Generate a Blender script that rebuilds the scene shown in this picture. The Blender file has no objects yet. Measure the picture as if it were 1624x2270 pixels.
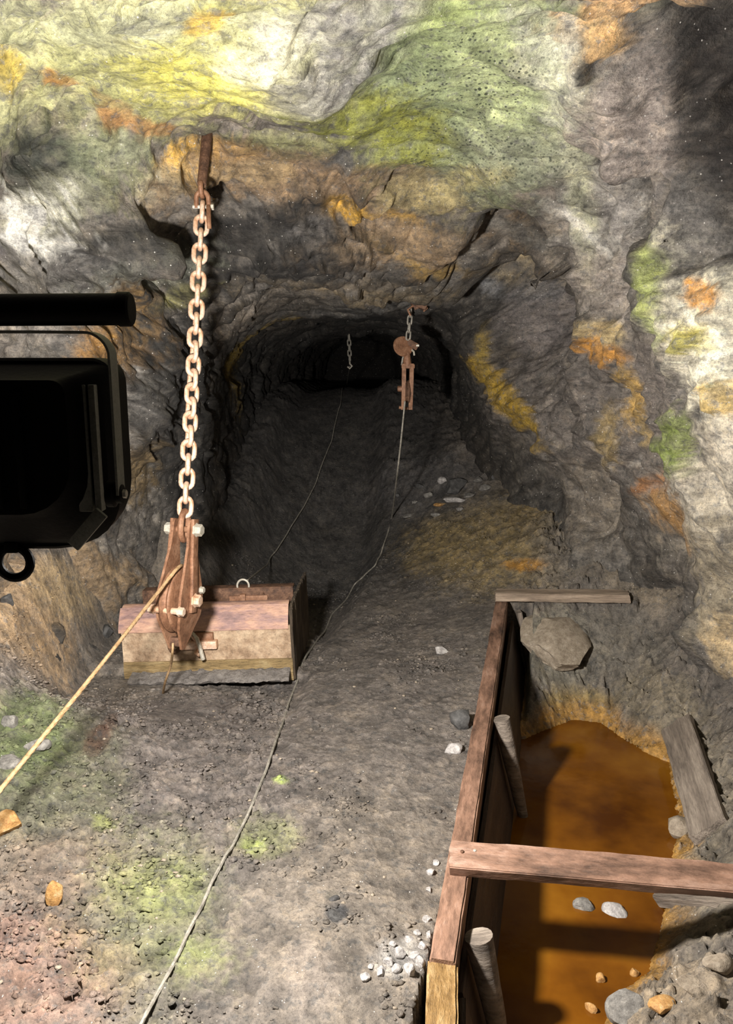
import bpy, bmesh, math, random
import numpy as np
from mathutils import Vector, Matrix
from mathutils.bvhtree import BVHTree

# ------------------------------------------------------------------ camera, light, exposure
SC = bpy.context.scene
COL = SC.collection
F, CX, CY = 1750.0, 812.0, 1135.0            # focal length and centre in pixels of the 1624x2270 frame
PITCH = math.radians(11.0)
EYE = np.array([0.0, 0.0, 1.7])
cam_data = bpy.data.cameras.new('camera')
cam_data.sensor_fit = 'VERTICAL'
cam_data.sensor_height = 36.0
cam_data.lens = 36.0 * F / 2270.0
cam_data.clip_start = 0.05
cam = bpy.data.objects.new('camera', cam_data)
cam.location = EYE
cam.rotation_euler = (math.radians(90) - PITCH, 0, 0)
COL.objects.link(cam)
SC.camera = cam
world = bpy.data.worlds.new('world')
SC.world = world
world.use_nodes = True
world.node_tree.nodes['Background'].inputs[0].default_value = (0, 0, 0, 1)
SC.view_settings.view_transform = 'Standard'
SC.view_settings.look = 'None'
SC.view_settings.gamma = 1.0
SC.view_settings.use_curve_mapping = False
SC.view_settings.exposure = 0.0
LAMP_POS = (-0.61, 1.71, 1.38)
LAMP_W = 700.0
LAMP_SMOOTH = 2.2
LAMP_COLOR = (1.0, 0.945, 0.875)

def ray(px, py):
    dx, dy = (px - CX) / F, (CY - py) / F
    c, s = math.cos(PITCH), math.sin(PITCH)
    return np.array([dx, c + dy * s, dy * c - s])

def at_y(px, py, Y):
    d = ray(px, py)
    return EYE + d * (Y / d[1])

def at_z(px, py, Z):
    d = ray(px, py)
    return EYE + d * ((Z - EYE[2]) / d[2])

def at_d(px, py, D):
    return EYE + ray(px, py) * D

# ------------------------------------------------------------------ noise in numpy
def _hash(ix, iy, iz, seed):
    h = (ix.astype(np.uint32) * np.uint32(374761393) + iy.astype(np.uint32) * np.uint32(668265263)
         + iz.astype(np.uint32) * np.uint32(2147483647) + np.uint32((seed * 974634599 + 12345) & 0xffffffff))
    h = (h ^ (h >> np.uint32(13))) * np.uint32(1274126177)
    h = (h ^ (h >> np.uint32(16))) * np.uint32(2246822519)
    return h ^ (h >> np.uint32(13))

def _u(h, sh):
    return ((h >> np.uint32(sh)) & np.uint32(1023)).astype(np.float32) * np.float32(1 / 1023.0)

def gnoise(p, seed=0):
    p = np.asarray(p, np.float32)
    b = np.floor(p)
    f = p - b
    i = b.astype(np.int64)
    w = f * f * f * (f * (f * 6 - 15) + 10)
    out = np.zeros(len(p), np.float32)
    for dx in (0, 1):
        wx = w[:, 0] if dx else 1 - w[:, 0]
        for dy in (0, 1):
            wy = w[:, 1] if dy else 1 - w[:, 1]
            for dz in (0, 1):
                wz = w[:, 2] if dz else 1 - w[:, 2]
                h = _hash(i[:, 0] + dx, i[:, 1] + dy, i[:, 2] + dz, seed)
                g = ((_u(h, 0) - .5) * (f[:, 0] - dx) + (_u(h, 10) - .5) * (f[:, 1] - dy)
                     + (_u(h, 20) - .5) * (f[:, 2] - dz))
                out += wx * wy * wz * g
    return out * 2.4

def fbm(p, octaves=4, seed=0, gain=.5, lac=2.03):
    p = np.asarray(p, np.float32)
    a, s, out = 1.0, 1.0, 0
    for k in range(octaves):
        out = out + a * gnoise(p * s + 7.31 * k, seed + k)
        a *= gain
        s *= lac
    return out

def facets(p, seed=0, slope=.6, edge=False):
    """broken-rock relief: every Voronoi cell is a tilted plane of its own height"""
    p = np.asarray(p, np.float32)
    b = np.floor(p).astype(np.int64)
    n = len(p)
    f1 = np.full(n, 9e9, np.float32)
    f2 = np.full(n, 9e9, np.float32)
    val = np.zeros(n, np.float32)
    for dx in (-1, 0, 1):
        for dy in (-1, 0, 1):
            for dz in (-1, 0, 1):
                ix, iy, iz = b[:, 0] + dx, b[:, 1] + dy, b[:, 2] + dz
                h = _hash(ix, iy, iz, seed)
                ox = p[:, 0] - ix - _u(h, 0)
                oy = p[:, 1] - iy - _u(h, 10)
                oz = p[:, 2] - iz - _u(h, 20)
                d = ox * ox + oy * oy + oz * oz
                h2 = _hash(ix, iy, iz, seed + 77)
                v = ((_u(h2, 0) - .5) * ox + (_u(h2, 10) - .5) * oy + (_u(h2, 20) - .5) * oz) * (2 * slope) + (_u(h2, 5) - .5)
                m = d < f1
                f2 = np.where(m, f1, np.minimum(f2, d))
                f1 = np.where(m, d, f1)
                val = np.where(m, v, val)
    if edge:
        return val, np.sqrt(f2) - np.sqrt(f1)
    return val

def sstep(a, b, x):
    t = np.clip((x - a) / (b - a), 0, 1)
    return t * t * (3 - 2 * t)

class RBF:
    def __init__(self, pts, val, smooth=1e-3):
        self.p = np.asarray(pts, float)
        v = np.asarray(val, float)
        A = np.linalg.norm(self.p[:, None] - self.p[None], axis=2)
        n = len(v)
        M = np.zeros((n + 1, n + 1))
        M[:n, :n] = A + 0 * np.eye(n) - smooth * np.eye(n)
        M[:n, n] = 1
        M[n, :n] = 1
        self.w = np.linalg.solve(M, np.append(v, 0))
    def __call__(self, q):
        q = np.asarray(q, float)
        out = np.full(len(q), self.w[-1])
        for i in range(len(self.p)):
            out += self.w[i] * np.sqrt(((q - self.p[i]) ** 2).sum(1) + 1e-4)
        return out

# ------------------------------------------------------------------ the cave's shape
AX, AZ = 0.0, 1.25                     # long axis of the shell
ST = np.array([  # Y, left half width, right half width, height above axis
    (-1.6, 1.8, 1.8, 1.5), (1.0, 1.95, 1.9, 1.6), (2.0, 1.8, 1.85, 1.6), (3.0, 1.65, 1.75, 1.55),
    (4.0, 1.6, 1.6, 1.35), (5.0, 1.45, 1.35, 1.05), (6.0, 1.2, 1.0, .88), (7.2, 1.16, .9, .84),
    (9.0, 1.05, .85, .80), (12., .85, .55, .80), (14.5, .75, .55, .78), (20, .75, .55, .78)])

def shell_base(th, Y):
    al = np.interp(Y, ST[:, 0], ST[:, 1])
    ar = np.interp(Y, ST[:, 0], ST[:, 2])
    tp = np.interp(Y, ST[:, 0], ST[:, 3])
    c, s = np.cos(th), np.sin(th)
    a = np.where(c > 0, ar, al)
    bt = np.where(s > 0, tp, 4.5)
    n = 2.5
    return (np.abs(c / a) ** n + np.abs(s / bt) ** n) ** (-1 / n)

SHELL_PIX = [  # pixel, distance down the tunnel
    (0, 0, 2.15), (200, 0, 2.1), (400, 0, 2.15), (600, 0, 2.15), (812, 0, 2.2), (900, 60, 2.3), (1000, 60, 2.45), (1000, 130, 2.65),
    (640, 200, 2.44), (690, 200, 2.46), (690, 250, 2.58), (715, 270, 2.62), (745, 290, 2.92), (760, 150, 2.40), (840, 70, 2.26), (830, 190, 2.80), (780, 240, 2.88), (900, 110, 2.62), (950, 40, 2.5), (810, 290, 2.98), (560, 200, 2.5), (300, 100, 2.3), (100, 120, 2.4),
    (0, 300, 2.8), (200, 300, 2.8), (455, 300, 3.2), (450, 390, 3.4), (400, 340, 3.15), (520, 350, 3.25), (300, 420, 3.1), (120, 460, 2.85), (30, 530, 2.75), (0, 700, 2.9),
    (500, 500, 3.45), (300, 560, 3.5), (400, 610, 3.75), (650, 380, 3.3), (800, 460, 3.65), (1000, 400, 3.5), (1000, 250, 3.05),
    (1150, 120, 2.62), (1200, 220, 2.85), (1250, 400, 3.25), (1270, 300, 3.0), (1120, 480, 3.7), (1200, 540, 3.9), (1000, 560, 4.25), (900, 500, 3.9), (750, 560, 4.2),
    (600, 570, 4.1), (600, 650, 5.2), (800, 640, 5.0), (910, 670, 5.9), (780, 745, 9.0), (1000, 680, 5.6),
    (330, 800, 4.1), (400, 740, 4.4), (480, 640, 4.6), (350, 950, 4.3), (460, 960, 5.4), (540, 740, 6.2), (490, 880, 6.0), (580, 800, 8.0),
    (100, 650, 3.0), (260, 760, 3.6), (200, 620, 3.25), (300, 690, 3.7),
    (1060, 740, 5.9), (1110, 900, 5.7), (1170, 1000, 5.4), (1150, 660, 5.0), (1250, 630, 4.4), (1300, 760, 4.3), (1230, 800, 4.8), (1300, 950, 4.6),
    (1400, 900, 4.0), (1400, 700, 3.75), (1300, 500, 3.6), (1400, 600, 3.5), (1450, 560, 3.25), (1560, 850, 3.15), (1560, 700, 3.1), (1600, 1100, 3.25),
    (1450, 1100, 3.95), (1020, 800, 7.2),
    (1300, 160, 2.58), (1350, 260, 2.62), (1350, 400, 2.9), (1440, 250, 2.72), (1500, 260, 3.0), (1560, 260, 3.75), (1550, 120, 3.6), (1620, 200, 4.4),
    (1620, 400, 3.9), (1540, 520, 3.15), (1450, 400, 2.95), (1300, 40, 2.2), (1400, 60, 2.2), (1480, 30, 2.12), (1200, 40, 2.3)]
SHELL_XYZ = [(2.1, 3.9, -.2), (2.1, 3.3, -.2), (2.05, 4.4, -.1), (2.15, 2.7, -.1), (-2.1, 3.6, .35), (-2.1, 3.0, .3), (-2.0, 4.1, .5), (-2.0, 3.6, .75), (-2.0, 2.0, .8), (-1.95, 2.5, .5), (-1.9, 3.2, .6), (-1.85, 3.8, .7), (-1.75, 4.4, .8), (1.17, 3.15, 3.1), (1.5, 3.25, 3.2), (1.3, 2.73, 2.74), (1.95, 3.12, 2.87),
             (2.1, 3.3, 2.3), (2.0, 2.5, 1.6), (1.9, 2.9, 1.2), (1.7, 5.0, .75), (1.85, 4.2, .7), (1.95, 3.5, .5), (1.5, 5.6, .9), (2.0, 2.6, .3)]
_q, _v = [], []
def _deeper(px, py):
    if px < 350: a, b = 450, 900
    elif px < 1250: a, b = 400, 690
    else: a, b = 250, 800
    t = min(max((py - a) / (b - a), 0), 1)
    f = 1 + .3 * (1 - t * t * (3 - 2 * t))
    return f + (.08 if px > 1380 and py > 600 else 0)
for e in SHELL_PIX:
    P = at_y(e[0], e[1], e[2] * _deeper(e[0], e[1]))
    th = math.atan2(P[2] - AZ, P[0] - AX)
    th += 2 * math.pi if th < -math.pi / 2 else 0
    _q.append((th * 1.35, P[1])); _v.append(math.hypot(P[2] - AZ, P[0] - AX) - float(shell_base(np.array(th), np.array(P[1]))))
for P in SHELL_XYZ:
    th = math.atan2(P[2] - AZ, P[0] - AX)
    th += 2 * math.pi if th < -math.pi / 2 else 0
    _q.append((th * 1.35, P[1])); _v.append(math.hypot(P[2] - AZ, P[0] - AX) - float(shell_base(np.array(th), np.array(P[1]))))
for Y in (-2, -.5, .8, 11, 13, 15):
    for th in (-.4, .3, .9, 1.57, 2.2, 2.8, 3.5):
        _q.append((th * 1.35, Y)); _v.append(0)
for Y in (1.5, 2.4, 3.2, 4, 5, 6.5, 8, 9.5):
    for th in (-.55, 3.7):
        _q.append((th * 1.35, Y)); _v.append(0)
SHELL_RBF = RBF(_q, _v, 6e-3)

def shell_r(th, Y):
    th = np.asarray(th, float); Y = np.asarray(Y, float)
    return np.maximum(shell_base(th, Y) + SHELL_RBF(np.stack([th * 1.35, Y], 1)), .35)

def shell_xyz(th, Y, r):
    return np.stack([AX + r * np.cos(th), Y, AZ + r * np.sin(th)], 1)

# floor -------------------------------------------------------------
FL = [(-1.0, 2, 0), (0, 2, .02), (.25, 2, .01), (-.6, 3, 0), (0, 3, .05), (.4, 3, .03), (.1, 4, .08), (.5, 4, .08), (.3, 5.4, .1), (.85, 5.1, .2),
      (-1.6, 2.5, .12), (-1.5, 3.2, .2), (-1.45, 4.2, .48), (-1.8, 4.2, .72), (-1.35, 5, .68), (-1.3, 3.7, .24), (-1.75, 3.2, .36), (-1.2, 4.6, .38), (-1.25, 6, .65), (-1.0, 5.2, .3), (-.95, 6, .4),
      (-.9, 4.2, .02), (-.7, 5, .05), (-.45, 6.2, .12), (-.4, 7, .42), (-.36, 8, 1.05), (-.3, 8.8, 1.42), (-.25, 9.6, 1.5), (-.2, 14, 1.3),
      (.15, 6, .14), (.12, 7, .48), (.1, 8, 1.1), (.1, 8.8, 1.48), (.75, 7, .95), (.6, 6.2, .48), (.3, 6.4, .3), (1.2, 5.35, .5), (1.0, 4.85, .19), (1.25, 4.8, .2), (1.5, 4.8, .45), (1.5, 4.3, .5), (1.7, 3.8, .62), (1.7, 3.2, .45), (1.85, 2.5, .3),
      (1.25, 2.3, -.1), (1.6, 1.8, .15), (1.2, 1.2, .05), (0, 0, 0), (-1.5, 0, .05), (1.5, 0, .05), (0, -1.6, 0), (-2.4, 2, .5), (2.4, 2, .6), (-2.4, 6, 1.0),
      (2.4, 6, 1.0), (-.9, 7, .75), (-.9, 8, 1.2), (.6, 8.5, 1.4), (-.8, 10, 1.4), (.5, 10, 1.4), (-.8, 14, 1.3), (.6, 14, 1.3), (1.3, 3.9, .3), (1.45, 3.2, .22), (.9, 4.6, .2), (1.22, 2.8, .1)]
FL = np.array(FL)
FL_RBF = RBF(FL[:, :2], FL[:, 2], 1e-2)
TR = np.array([(3.6, -.95), (4.2, -.9), (5.2, -.66), (6.4, -.44), (8, -.36), (10, -.26), (14, -.2)])
WATER_Z = -.36
PIT_PIX = [(1160, 1640), (1215, 1615), (1270, 1595), (1330, 1602), (1385, 1640), (1430, 1668), (1480, 1690), (1492, 1760), (1502, 1830), (1490, 1910), (1478, 2000), (1462, 2080), (1440, 2150), (1350, 2230), (1325, 2330)]
PIT_EDGE = np.array([at_z(a, b, WATER_Z)[:2] for a, b in PIT_PIX])
BOARD_FAR = at_z(1113, 1322, .2)                 # along the top of the long board
BOARD_NEAR = at_z(985, 2140, .05)
_bd = BOARD_NEAR - BOARD_FAR
BOARD_DIR = _bd / np.linalg.norm(_bd)
def board_x(y):
    t = (y - BOARD_FAR[1]) / (BOARD_NEAR[1] - BOARD_FAR[1])
    return BOARD_FAR[0] + t * (BOARD_NEAR[0] - BOARD_FAR[0])
_pit_poly = np.vstack([[(board_x(PIT_EDGE[0, 1] + .1) + .0, PIT_EDGE[0, 1] + .02)], PIT_EDGE, [(board_x(1.0), 1.35)]])

def poly_sd(x, y, poly):
    """signed distance to a polygon, negative inside"""
    d = np.full(len(x), 9e9)
    inside = np.zeros(len(x), bool)
    n = len(poly)
    for i in range(n):
        a, b = poly[i], poly[(i + 1) % n]
        e = b - a
        t = np.clip(((x - a[0]) * e[0] + (y - a[1]) * e[1]) / (e @ e + 1e-12), 0, 1)
        d = np.minimum(d, (x - a[0] - t * e[0]) ** 2 + (y - a[1] - t * e[1]) ** 2)
        c = ((a[1] > y) != (b[1] > y)) & (x < (b[0] - a[0]) * (y - a[1]) / (b[1] - a[1] + 1e-12) + a[0])
        inside ^= c
    d = np.sqrt(d)
    return np.where(inside, -d, d)

def floor_base(x, y):
    x = np.asarray(x, float); y = np.asarray(y, float)
    z = FL_RBF(np.stack([x, y], 1))
    tc = np.interp(y, TR[:, 0], TR[:, 1])
    prof = 1 - sstep(.36, .62, np.abs(x - tc))
    dep = np.interp(y, [3.2, 4.0, 4.6, 6, 9, 14], [0, .03, .16, .24, .16, .0])
    z = z - prof * dep
    sd = poly_sd(x, y, _pit_poly)
    left = x < board_x(y) + .0
    slope = np.interp(y, [2, 3.2, 4.2, 5.2], [1.0, 1.0, 1.15, 1.2])
    pit = np.where(sd < 0, WATER_Z + np.maximum(sd * .8, -.18), WATER_Z + .01 + slope * sd)
    inpit = (y < 5.15) & (~left)
    pit = np.where(inpit, pit, 9)
    z = np.minimum(z, pit)
    # narrow gap kept open along the inside of the long board, up to its far end
    off = x - board_x(y)
    gap = sstep(0, .02, off) * (1 - sstep(.17, .21, off)) * (1 - sstep(4.80, 4.84, y)) * (y > 1.5)
    z = np.where(gap > 0, z * (1 - gap) + gap * np.minimum(z, -.3), z)
    return z

# ------------------------------------------------------------------ rays on to the smooth cave, for placing things and stains
def _grid_faces(nu, nv):
    a = np.arange(nu * nv).reshape(nu, nv)
    return np.stack([a[:-1, :-1], a[1:, :-1], a[1:, 1:], a[:-1, 1:]], -1).reshape(-1, 4)

_Y = np.concatenate([np.arange(1.2, 6.5, .06), np.arange(6.5, 14.5, .25)])
_T = np.radians(np.arange(-30, 211, 2.0))
_yy, _tt = np.meshgrid(_Y, _T, indexing='ij')
_sv = shell_xyz(_tt.ravel(), _yy.ravel(), shell_r(_tt.ravel(), _yy.ravel()))
_sf = _grid_faces(len(_Y), len(_T))
_fx = np.arange(-2.4, 2.4, .06)
_yy, _xx = np.meshgrid(_Y, _fx, indexing='ij')
_fv = np.stack([_xx.ravel(), _yy.ravel(), floor_base(_xx.ravel(), _yy.ravel())], 1)
_ff = _grid_faces(len(_Y), len(_fx))
BV_S = BVHTree.FromPolygons([tuple(v) for v in _sv], [tuple(map(int, f)) for f in _sf])
BV_F = BVHTree.FromPolygons([tuple(v) for v in _fv], [tuple(map(int, f)) for f in _ff])

def hit(px, py, which='any'):
    d = Vector(ray(px, py)).normalized()
    best = None
    for k, bv in (('s', BV_S), ('f', BV_F)):
        if which != 'any' and k != which:
            continue
        h = bv.ray_cast(Vector(EYE), d)
        if h[0] is not None and (best is None or h[3] < best[3]):
            best = h
    if best is None:
        return None
    n = best[1]
    if n.dot(d) > 0:
        n = -n
    return np.array(best[0]), np.array(n)

# ------------------------------------------------------------------ materials
def new_mat(name):
    m = bpy.data.materials.new(name)
    m.use_nodes = True
    nt = m.node_tree
    return m, nt, nt.nodes, nt.links, nt.nodes['Principled BSDF']

def tex(nt, kind, scale, coord, detail=6, rough=.6, **kw):
    n = nt.nodes.new('ShaderNodeTex' + kind)
    n.inputs['Scale'].default_value = scale
    if 'Detail' in n.inputs:
        n.inputs['Detail'].default_value = 0 if kind == 'Voronoi' else detail
        n.inputs['Roughness'].default_value = rough
    for k, v in kw.items():
        setattr(n, k, v)
    nt.links.new(coord, n.inputs['Vector'])
    return n

def ramp(nt, src, stops):
    r = nt.nodes.new('ShaderNodeValToRGB')
    el = r.color_ramp.elements
    while len(el) > 1:
        el.remove(el[-1])
    el[0].position = stops[0][0]
    el[0].color = tuple(stops[0][1]) + (1,) if len(stops[0][1]) == 3 else stops[0][1]
    for p, c in stops[1:]:
        e = el.new(p)
        e.color = tuple(c) + (1,) if len(c) == 3 else c
    nt.links.new(src, r.inputs[0])
    return r

def mixc(nt, a, b, fac, mode='MIX'):
    n = nt.nodes.new('ShaderNodeMix')
    n.data_type = 'RGBA'
    n.blend_type = mode
    for s, v in ((n.inputs[6], a), (n.inputs[7], b), (n.inputs[0], fac)):
        if isinstance(v, (int, float)):
            s.default_value = v
        elif isinstance(v, tuple):
            s.default_value = v + (1,) if len(v) == 3 else v
        else:
            nt.links.new(v, s)
    return n.outputs[2]

def math_n(nt, op, a, b=None):
    n = nt.nodes.new('ShaderNodeMath')
    n.operation = op
    for s, v in zip(n.inputs, (a, b)):
        if v is None:
            continue
        if isinstance(v, (int, float)):
            s.default_value = v
        else:
            nt.links.new(v, s)
    return n.outputs[0]

def bump(nt, bsdf, height, dist, strength=1.0, prev=None):
    b = nt.nodes.new('ShaderNodeBump')
    b.inputs['Distance'].default_value = dist
    b.inputs['Strength'].default_value = strength
    nt.links.new(height, b.inputs['Height'])
    if prev is not None:
        nt.links.new(prev, b.inputs['Normal'])
    nt.links.new(b.outputs[0], bsdf.inputs['Normal'])
    return b.outputs[0]

def rock_material(name, fine=1.0, strata=0.0, glint=.972, gscale=95):
    m, nt, N, L, b = new_mat(name)
    tc = N.new('ShaderNodeTexCoord').outputs['Object']
    at = N.new('ShaderNodeAttribute')
    at.attribute_name = 'col'
    wet = at.outputs['Alpha']
    n1 = tex(nt, 'Noise', 9, tc, 8, .65)
    n2 = tex(nt, 'Noise', 55, tc, 6, .7)
    sp = N.new('ShaderNodeAttribute')
    sp.attribute_name = 'spk'
    vs = tex(nt, 'Voronoi', 46, tc)
    vs2 = tex(nt, 'Noise', 14, tc, 2, .5)
    c = at.outputs['Color']
    r1 = ramp(nt, n1.outputs[0], [(.3, (.6, .6, .61)), (.5, (1.05, 1.05, 1.05)), (.7, (1.45, 1.4, 1.3))])
    c = mixc(nt, c, r1.outputs[0], 1.0, 'MULTIPLY')
    r2 = ramp(nt, n2.outputs[0], [(.28, (.45, .44, .44)), (.5, (1, 1, 1)), (.75, (1.5, 1.48, 1.42))])
    c = mixc(nt, c, r2.outputs[0], .85, 'MULTIPLY')
    n4 = tex(nt, 'Noise', 120, tc, 4, .75)
    r4 = ramp(nt, n4.outputs[0], [(.30, (.42, .42, .43)), (.46, (.95, .95, .95)), (.6, (1.05, 1.05, 1.04)), (.74, (1.45, 1.43, 1.38))])
    c = mixc(nt, c, r4.outputs[0], .8, 'MULTIPLY')
    gr = N.new('ShaderNodeHueSaturation')
    gr.inputs['Saturation'].default_value = .25
    gr.inputs['Value'].default_value = .5
    L.new(c, gr.inputs['Color'])
    n5 = tex(nt, 'Noise', 26, tc, 7, .72)
    r5 = ramp(nt, n5.outputs[0], [(.38, (1, 1, 1)), (.47, (0, 0, 0))])
    c = mixc(nt, c, gr.outputs[0], math_n(nt, 'MULTIPLY', r5.outputs[0], .7))
    sh = None
    if strata:                                        # thin beds of schist, dipping gently
        mp = N.new('ShaderNodeMapping')
        mp.inputs['Rotation'].default_value = (math.radians(24), math.radians(-12), .1)
        mp.inputs['Scale'].default_value = (6, 10, 26)
        L.new(tc, mp.inputs[0])
        sn = tex(nt, 'Noise', 1.0, mp.outputs[0], 8, .66)
        sn.inputs['Distortion'].default_value = .6
        sh = sn.outputs[0]
        rs = ramp(nt, sh, [(.33, (.38, .37, .37)), (.45, (.88, .87, .86)), (.55, (1.05, 1.05, 1.05)), (.7, (1.55, 1.5, 1.42))])
        c = mixc(nt, c, rs.outputs[0], .75, 'MULTIPLY')
    # black lichen dots
    dd = math_n(nt, 'SUBTRACT', math_n(nt, 'MULTIPLY', vs2.outputs[0], .55), vs.outputs['Distance'])
    dm = ramp(nt, dd, [(.0, (0, 0, 0)), (.05, (1, 1, 1))])
    c = mixc(nt, c, (.02, .028, .02), math_n(nt, 'MULTIPLY', math_n(nt, 'MULTIPLY', dm.outputs[0], sp.outputs['Fac']), .9))
    # grain glints: sparkle painted as white dots in the colour
    v = tex(nt, 'Voronoi', gscale, tc)
    sepv = N.new('ShaderNodeSeparateColor')
    L.new(v.outputs['Color'], sepv.inputs[0])
    g = ramp(nt, sepv.outputs[0], [(0, (0, 0, 0)), (glint, (0, 0, 0)), (min(glint + .012, 1), (1, 1, 1))])
    vd = ramp(nt, v.outputs['Distance'], [(.2, (1, 1, 1)), (.36, (0, 0, 0))])
    gm = mixc(nt, g.outputs[0], vd.outputs[0], 1.0, 'MULTIPLY')
    c = mixc(nt, c, (.75, .72, .68), gm)
    L.new(c, b.inputs['Base Color'])
    rr = math_n(nt, 'MULTIPLY_ADD', wet, -.66)
    rr.node.inputs[2].default_value = .86
    rn = math_n(nt, 'MULTIPLY', n2.outputs[0], .35)
    rr = math_n(nt, 'ADD', rr, math_n(nt, 'SUBTRACT', rn, .17))
    rr = math_n(nt, 'SUBTRACT', rr, math_n(nt, 'MULTIPLY', gm, .45))
    L.new(rr, b.inputs['Roughness'])
    b.inputs['Specular IOR Level'].default_value = .45
    p = bump(nt, b, n1.outputs[0], .02 * fine)
    if sh is not None:
        p = bump(nt, b, sh, .022, 1.0, p)
    p = bump(nt, b, n2.outputs[0], .012 * fine, 1.0, p)
    bump(nt, b, n4.outputs[0], .0035 * fine, 1.0, p)
    return m

def simple_mat(name, stops, scale=20, rough=.7, metal=0, bumpd=.002, detail=8, stretch=None, spec=.5, nrough=.65):
    m, nt, N, L, b = new_mat(name)
    tc = N.new('ShaderNodeTexCoord').outputs['Object']
    if stretch:
        mp = N.new('ShaderNodeMapping')
        mp.inputs['Scale'].default_value = stretch
        L.new(tc, mp.inputs[0])
        tc = mp.outputs[0]
    n = tex(nt, 'Noise', scale, tc, detail, nrough)
    r = ramp(nt, n.outputs[0], stops)
    nq = tex(nt, 'Noise', scale * 5, tc, 6, .75)
    rq = ramp(nt, nq.outputs[0], [(.3, (.45, .43, .42)), (.47, (1, 1, 1)), (.7, (1.3, 1.28, 1.25))])
    cq = mixc(nt, r.outputs[0], rq.outputs[0], .75, 'MULTIPLY')
    L.new(cq, b.inputs['Base Color'])
    b.inputs['Roughness'].default_value = rough
    b.inputs['Metallic'].default_value = metal
    b.inputs['Specular IOR Level'].default_value = spec
    n2 = tex(nt, 'Noise', scale * 4, tc, 5, .6)
    p = bump(nt, b, n.outputs[0], bumpd * 2)
    bump(nt, b, n2.outputs[0], bumpd, 1.0, p)
    return m

M = {}
M['rock'] = rock_material('cave_rock', 1.0, 1.0)
M['mud'] = rock_material('compacted_muck', .75, 0.0, .984, 150)
M['stone'] = simple_mat('grey_stone', [(.3, (.07, .065, .06)), (.55, (.2, .19, .175)), (.75, (.36, .34, .31))], 34, .75, 0, .0012)
M['stone_pale'] = simple_mat('pale_quartz_stone', [(.3, (.16, .15, .145)), (.52, (.36, .34, .33)), (.75, (.62, .6, .57))], 40, .6, 0, .0012)
M['stone_mud'] = simple_mat('muddy_stone', [(.3, (.16, .125, .09)), (.55, (.28, .235, .18)), (.75, (.38, .33, .27))], 30, .8, 0, .0015)
M['stone_dark'] = simple_mat('dark_stone', [(.3, (.025, .025, .025)), (.6, (.075, .073, .072)), (.8, (.15, .145, .14))], 36, .7, 0, .0012)
M['stone_ochre'] = simple_mat('ochre_stone', [(.3, (.22, .1, .03)), (.5, (.42, .235, .08)), (.75, (.6, .46, .27))], 36, .7, 0, .0012)
M['rust'] = simple_mat('rusted_steel', [(.28, (.10, .045, .024)), (.5, (.225, .11, .06)), (.72, (.34, .195, .12))], 22, .6, .1, .0012)
M['rust_dark'] = simple_mat('dark_rusted_steel', [(.28, (.03, .016, .01)), (.5, (.11, .055, .032)), (.72, (.22, .12, .07))], 24, .7, .1, .002)
M['rust_pale'] = simple_mat('pale_worn_rusty_steel', [(.3, (.32, .13, .055)), (.44, (.54, .34, .22)), (.62, (.68, .52, .42)), (.8, (.7, .5, .25))], 22, .5, .15, .001)
M['zinc'] = simple_mat('zinc_plated_steel', [(.3, (.3, .27, .2)), (.6, (.5, .47, .41))], 40, .4, .2, .0006)
M['cable'] = simple_mat('dull_wire_rope', [(.3, (.12, .11, .09)), (.6, (.3, .28, .24)), (.8, (.45, .43, .38))], 40, .6, .1, .0006)
M['cable_tan'] = simple_mat('tan_wire_rope', [(.3, (.26, .155, .07)), (.6, (.46, .31, .17)), (.8, (.54, .40, .25))], 40, .6, .1, .0006)
M['wood_red'] = simple_mat('damp_reddish_timber', [(.3, (.035, .024, .02)), (.42, (.13, .075, .052)), (.55, (.25, .145, .1)), (.72, (.4, .27, .21))], 8, .5, 0, .003, stretch=(.5, 1.6, 1.6))
M['wood_grey'] = simple_mat('weathered_grey_timber', [(.25, (.06, .05, .042)), (.5, (.2, .165, .135)), (.75, (.4, .34, .28))], 9, .75, 0, .004, stretch=(.3, 3, 3))
M['wood_dark'] = simple_mat('dark_brown_timber', [(.25, (.012, .008, .006)), (.5, (.045, .028, .02)), (.75, (.09, .06, .04))], 9, .55, 0, .003, stretch=(.4, 2, 2))  # dark brown tone for the leaning boards
M['wood_tan'] = simple_mat('pale_tan_plank', [(.25, (.1, .075, .055)), (.5, (.28, .215, .16)), (.75, (.46, .37, .29))], 9, .7, 0, .004, stretch=(.3, 3, 3))
M['wood_gold'] = simple_mat('wet_golden_timber', [(.25, (.08, .045, .016)), (.5, (.27, .165, .065)), (.75, (.5, .36, .19))], 16, .35, 0, .004, stretch=(.6, 2, 2))
M['mud_cake'] = simple_mat('caked_grey_mud', [(.28, (.08, .073, .068)), (.5, (.16, .145, .135)), (.72, (.25, .23, .21))], 16, .85, 0, .006)
M['black'] = simple_mat('black_painted_metal', [(.3, (.0015, .0015, .0015)), (.7, (.003, .003, .003))], 30, .55, 0, .0005, spec=.08)
M['black_grey'] = simple_mat('grey_metal_lit_edges', [(.3, (.13, .135, .115)), (.7, (.19, .195, .17))], 30, .5, 0, .0005)  # stirrup's grey; on fins and bevel strips it paints caught light

# ------------------------------------------------------------------ object helpers
def tag(o, label=None, cat=None, group=None, kind=None):
    if label: o['label'] = label
    if cat: o['category'] = cat
    if group: o['group'] = group
    if kind: o['kind'] = kind
    return o

def link(name, me, mat=None, parent=None, smooth=True, sharp=None):
    o = bpy.data.objects.new(name, me)
    COL.objects.link(o)
    if mat is not None and len(me.materials) == 0:
        me.materials.append(mat)
    if parent is not None:
        o.parent = parent
    if smooth and len(me.polygons):
        me.polygons.foreach_set('use_smooth', np.ones(len(me.polygons), bool))
        if sharp:
            me.set_sharp_from_angle(angle=math.radians(sharp))
    return o

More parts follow.
